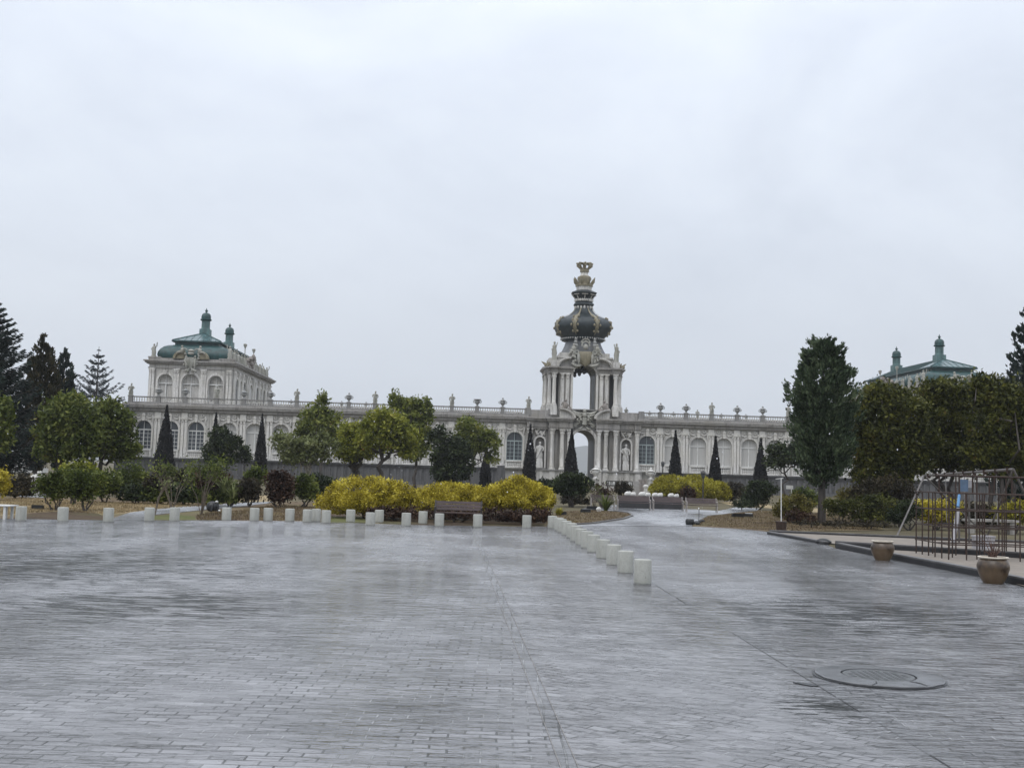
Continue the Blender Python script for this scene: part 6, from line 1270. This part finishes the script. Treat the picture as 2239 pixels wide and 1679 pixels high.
# ------------------------------------------------------------------ playground
cg = ground(2074.3, 1223.3, .034); X0, Y0 = float(cg[0]), float(cg[1]); cell, dp = .39, .40; NX, NY = 9, 5
e = empty('climbing_frame', (X0, Y0, .03), 'rusty brown pipe climbing frame of square cells on the sand', 'climbing frame')
post = None; zr = [.33, .70, 1.07, 1.45]
def share(base, name, loc, scale=None):
    o = base.copy(); COL.objects.link(o); o.parent = e; o.location = loc
    if scale: o.scale = scale
    return o
pm = MB().tube([(0, 0, 0), (0, 0, 1.45)], .016, 6).build('post', MS['rust'], e)
rx = MB().tube([(-.03, 0, 0), (cell*NX+.03, 0, 0)], .015, 6).build('rail', MS['rust'], e); ry = MB().tube([(0, -.03, 0), (0, dp*NY+.03, 0)], .015, 6).build('rail', MS['rust'], e)
pt = MB().tube([(0, 0, 1.45), (0, 0, 1.84)], .019, 8).build('upper_post', MS['rust'], e); first = dict(p=True, x=True, y=True, t=True)
for i in range(NX+1):
    for j in range(NY+1):
        if 0 < i < NX and 0 < j < NY and (i+j) % 3: continue
        if first['p']: pm.location = (i*cell, j*dp, 0); first['p'] = False
        else: share(pm, 'post', (i*cell, j*dp, 0))
for z in zr:
    for j in (0, 2, NY):
        if first['x']: rx.location = (0, j*dp, z); first['x'] = False
        else: share(rx, 'rail', (0, j*dp, z))
    for i in (0, 3, 6, NX):
        if first['y']: ry.location = (i*cell, 0, z); first['y'] = False
        else: share(ry, 'rail', (i*cell, 0, z))
for i in (1, 2, 3, 4, 5):
    for j in (1, 4):
        if first['t']: pt.location = (i*cell, j*dp, 0); first['t'] = False
        else: share(pt, 'upper_post', (i*cell, j*dp, 0))
for j in (1, 4): MB().tube([(cell-.05, j*dp, 1.84), (cell*5+.05, j*dp, 1.84)], .019, 8).build('upper_rail', MS['rust'], e)
for i in (1, 5): MB().tube([(i*cell, dp-.05, 1.84), (i*cell, 4*dp+.05, 1.84)], .019, 8).build('upper_rail', MS['rust'], e)
# swing frame
pl, pr = at(2021, 1040, 38), at(2216, 1026, 29.5); b = np.array([pl[0], pl[1], 0]); e2 = empty('swing_frame', b, 'weathered grey pole swing frame with splayed legs behind the climbing frame', 'swing frame')
rel = lambda p: tuple(float(x) for x in (np.array(p)-b))
MB().tube([rel(pl), rel(pr)], .035, 8).build('beam', MS['pole'], e2)
fl = ground(1959, 1177); fl2 = np.array([2*pl[0]-fl[0]+.3, pl[1]+.6, 0]); fr = at(2150, 1172, 31.5); fr[2] = 0.03; fr2 = np.array([pr[0]+1.15, pr[1]+.4, 0.03])
for top, ft in ((pl, fl), (pl, fl2), (pr, fr), (pr, fr2)): MB().tube([rel(top), rel(ft)], .028, 8).build('leg', MS['pole'], e2)
d = pr-pl
for i in range(9): q = pl + d*(i+.6)/9; MB().tube([rel(q+np.array([0, 0, .05])), rel(q-np.array([0, 0, .09]))], [.07, .05], 6).build('hook', MS['rust'], e2)
for i in (2, 4, 5, 7): q = pl + d*(i+.6)/9; MB().tube([rel(q-np.array([0, 0, .08])), rel(q+np.array([.03, 0, -1.45]))], .012, 5).build('rope', MS['rope'], e2)
for i in (2, 5): q = pl + d*(i+1.1)/9; MB().box(*[v for k in range(3) for v in (rel(q)[k]-(.25, .1, 0)[k], rel(q)[k]+(.25, .1, 0)[k])][:4], rel(q)[2]-1.52, rel(q)[2]-1.49).build('swing_seat', MS['black'], e2)
# blue slide behind
sc_ = at(2108, 1062, 33); b = np.array([sc_[0], 33., 0]); e3 = empty('playground_slide', b, 'small slide with a faded blue top panel seen through the climbing frame', 'slide')
k = ppm(33); z = sc_[2]; MB().box(-8*k, 9*k, .0, .05, z-.16, z+.18).build('side_panel', MS['blue'], e3)
MB().box(10*k, 20*k, .06, .10, z-.05, z+.16).build('white_panel', MS['pinkwhite'], e3)
MB().tube([(-12*k, -.05, z-.27), (-24*k, -.35, z-.60)], .04, 8).build('blue_rail', MS['blue_bright'], e3)
ch = MB(); pts = [(-25*k, -.36, z-.62), (-34*k, -.6, z-.95), (-48*k, -.9, .28), (-56*k, -1.1, .12)]
for a, c2 in zip(pts[:-1], pts[1:]): ch.add([(a[0]-.02, a[1]-.2, a[2]), (a[0]+.02, a[1]+.2, a[2]), (c2[0]+.02, c2[1]+.2, c2[2]), (c2[0]-.02, c2[1]-.2, c2[2]), (a[0]-.02, a[1]-.2, a[2]-.05), (a[0]+.02, a[1]+.2, a[2]-.05), (c2[0]+.02, c2[1]+.2, c2[2]-.05), (c2[0]-.02, c2[1]-.2, c2[2]-.05)], [(0, 1, 2, 3), (7, 6, 5, 4), (0, 3, 7, 4), (1, 5, 6, 2), (0, 4, 5, 1), (3, 2, 6, 7)])
ch.build('chute', MS['pinkwhite'], e3)
for x in (-10*k, 12*k): MB().tube([(x, .03, 0), (x, .03, z-.2)], .03, 6).build('leg', MS['pole'], e3)
c = at(2150, 1165, 30); e4 = empty('play_box', (c[0], 30, .03), 'low greyish white box on the sand behind the climbing frame', 'box'); MB().box(-.24, .24, -.15, .15, 0, .30).build('body', MS['pinkwhite'], e4); MB().box(-.26, .26, -.17, .17, .30, .34).build('lid', MS['pinkwhite'], e4)
c = at(2165, 1124, 40); o = MB().box(-.9, .9, -.25, .25, 0, .08).box(-.8, -.6, -.2, .2, -.42, 0).box(.6, .8, -.2, .2, -.42, 0).build('stone_bench', MS['stone_dim']); o.location = (c[0], 40, .43); tag(o, 'pale stone slab bench behind the climbing frame among the shrubs', 'bench')

# ------------------------------------------------------------------ haze
hm, hnt, hb = mat('pale_air'); hnt.nodes.remove(hb); pv = hnt.nodes.new('ShaderNodeVolumePrincipled'); pv.inputs['Density'].default_value = .00024; pv.inputs['Color'].default_value = (.93, .96, 1, 1); pv.inputs['Anisotropy'].default_value = .2
hnt.links.new(pv.outputs[0], hnt.nodes['Material Output'].inputs['Volume'])
HAZE = True
if HAZE:
    o = MB().box(-4000, 4000, -250, 6200, -1, 560).build('haze', hm); tag(o, kind='stuff')
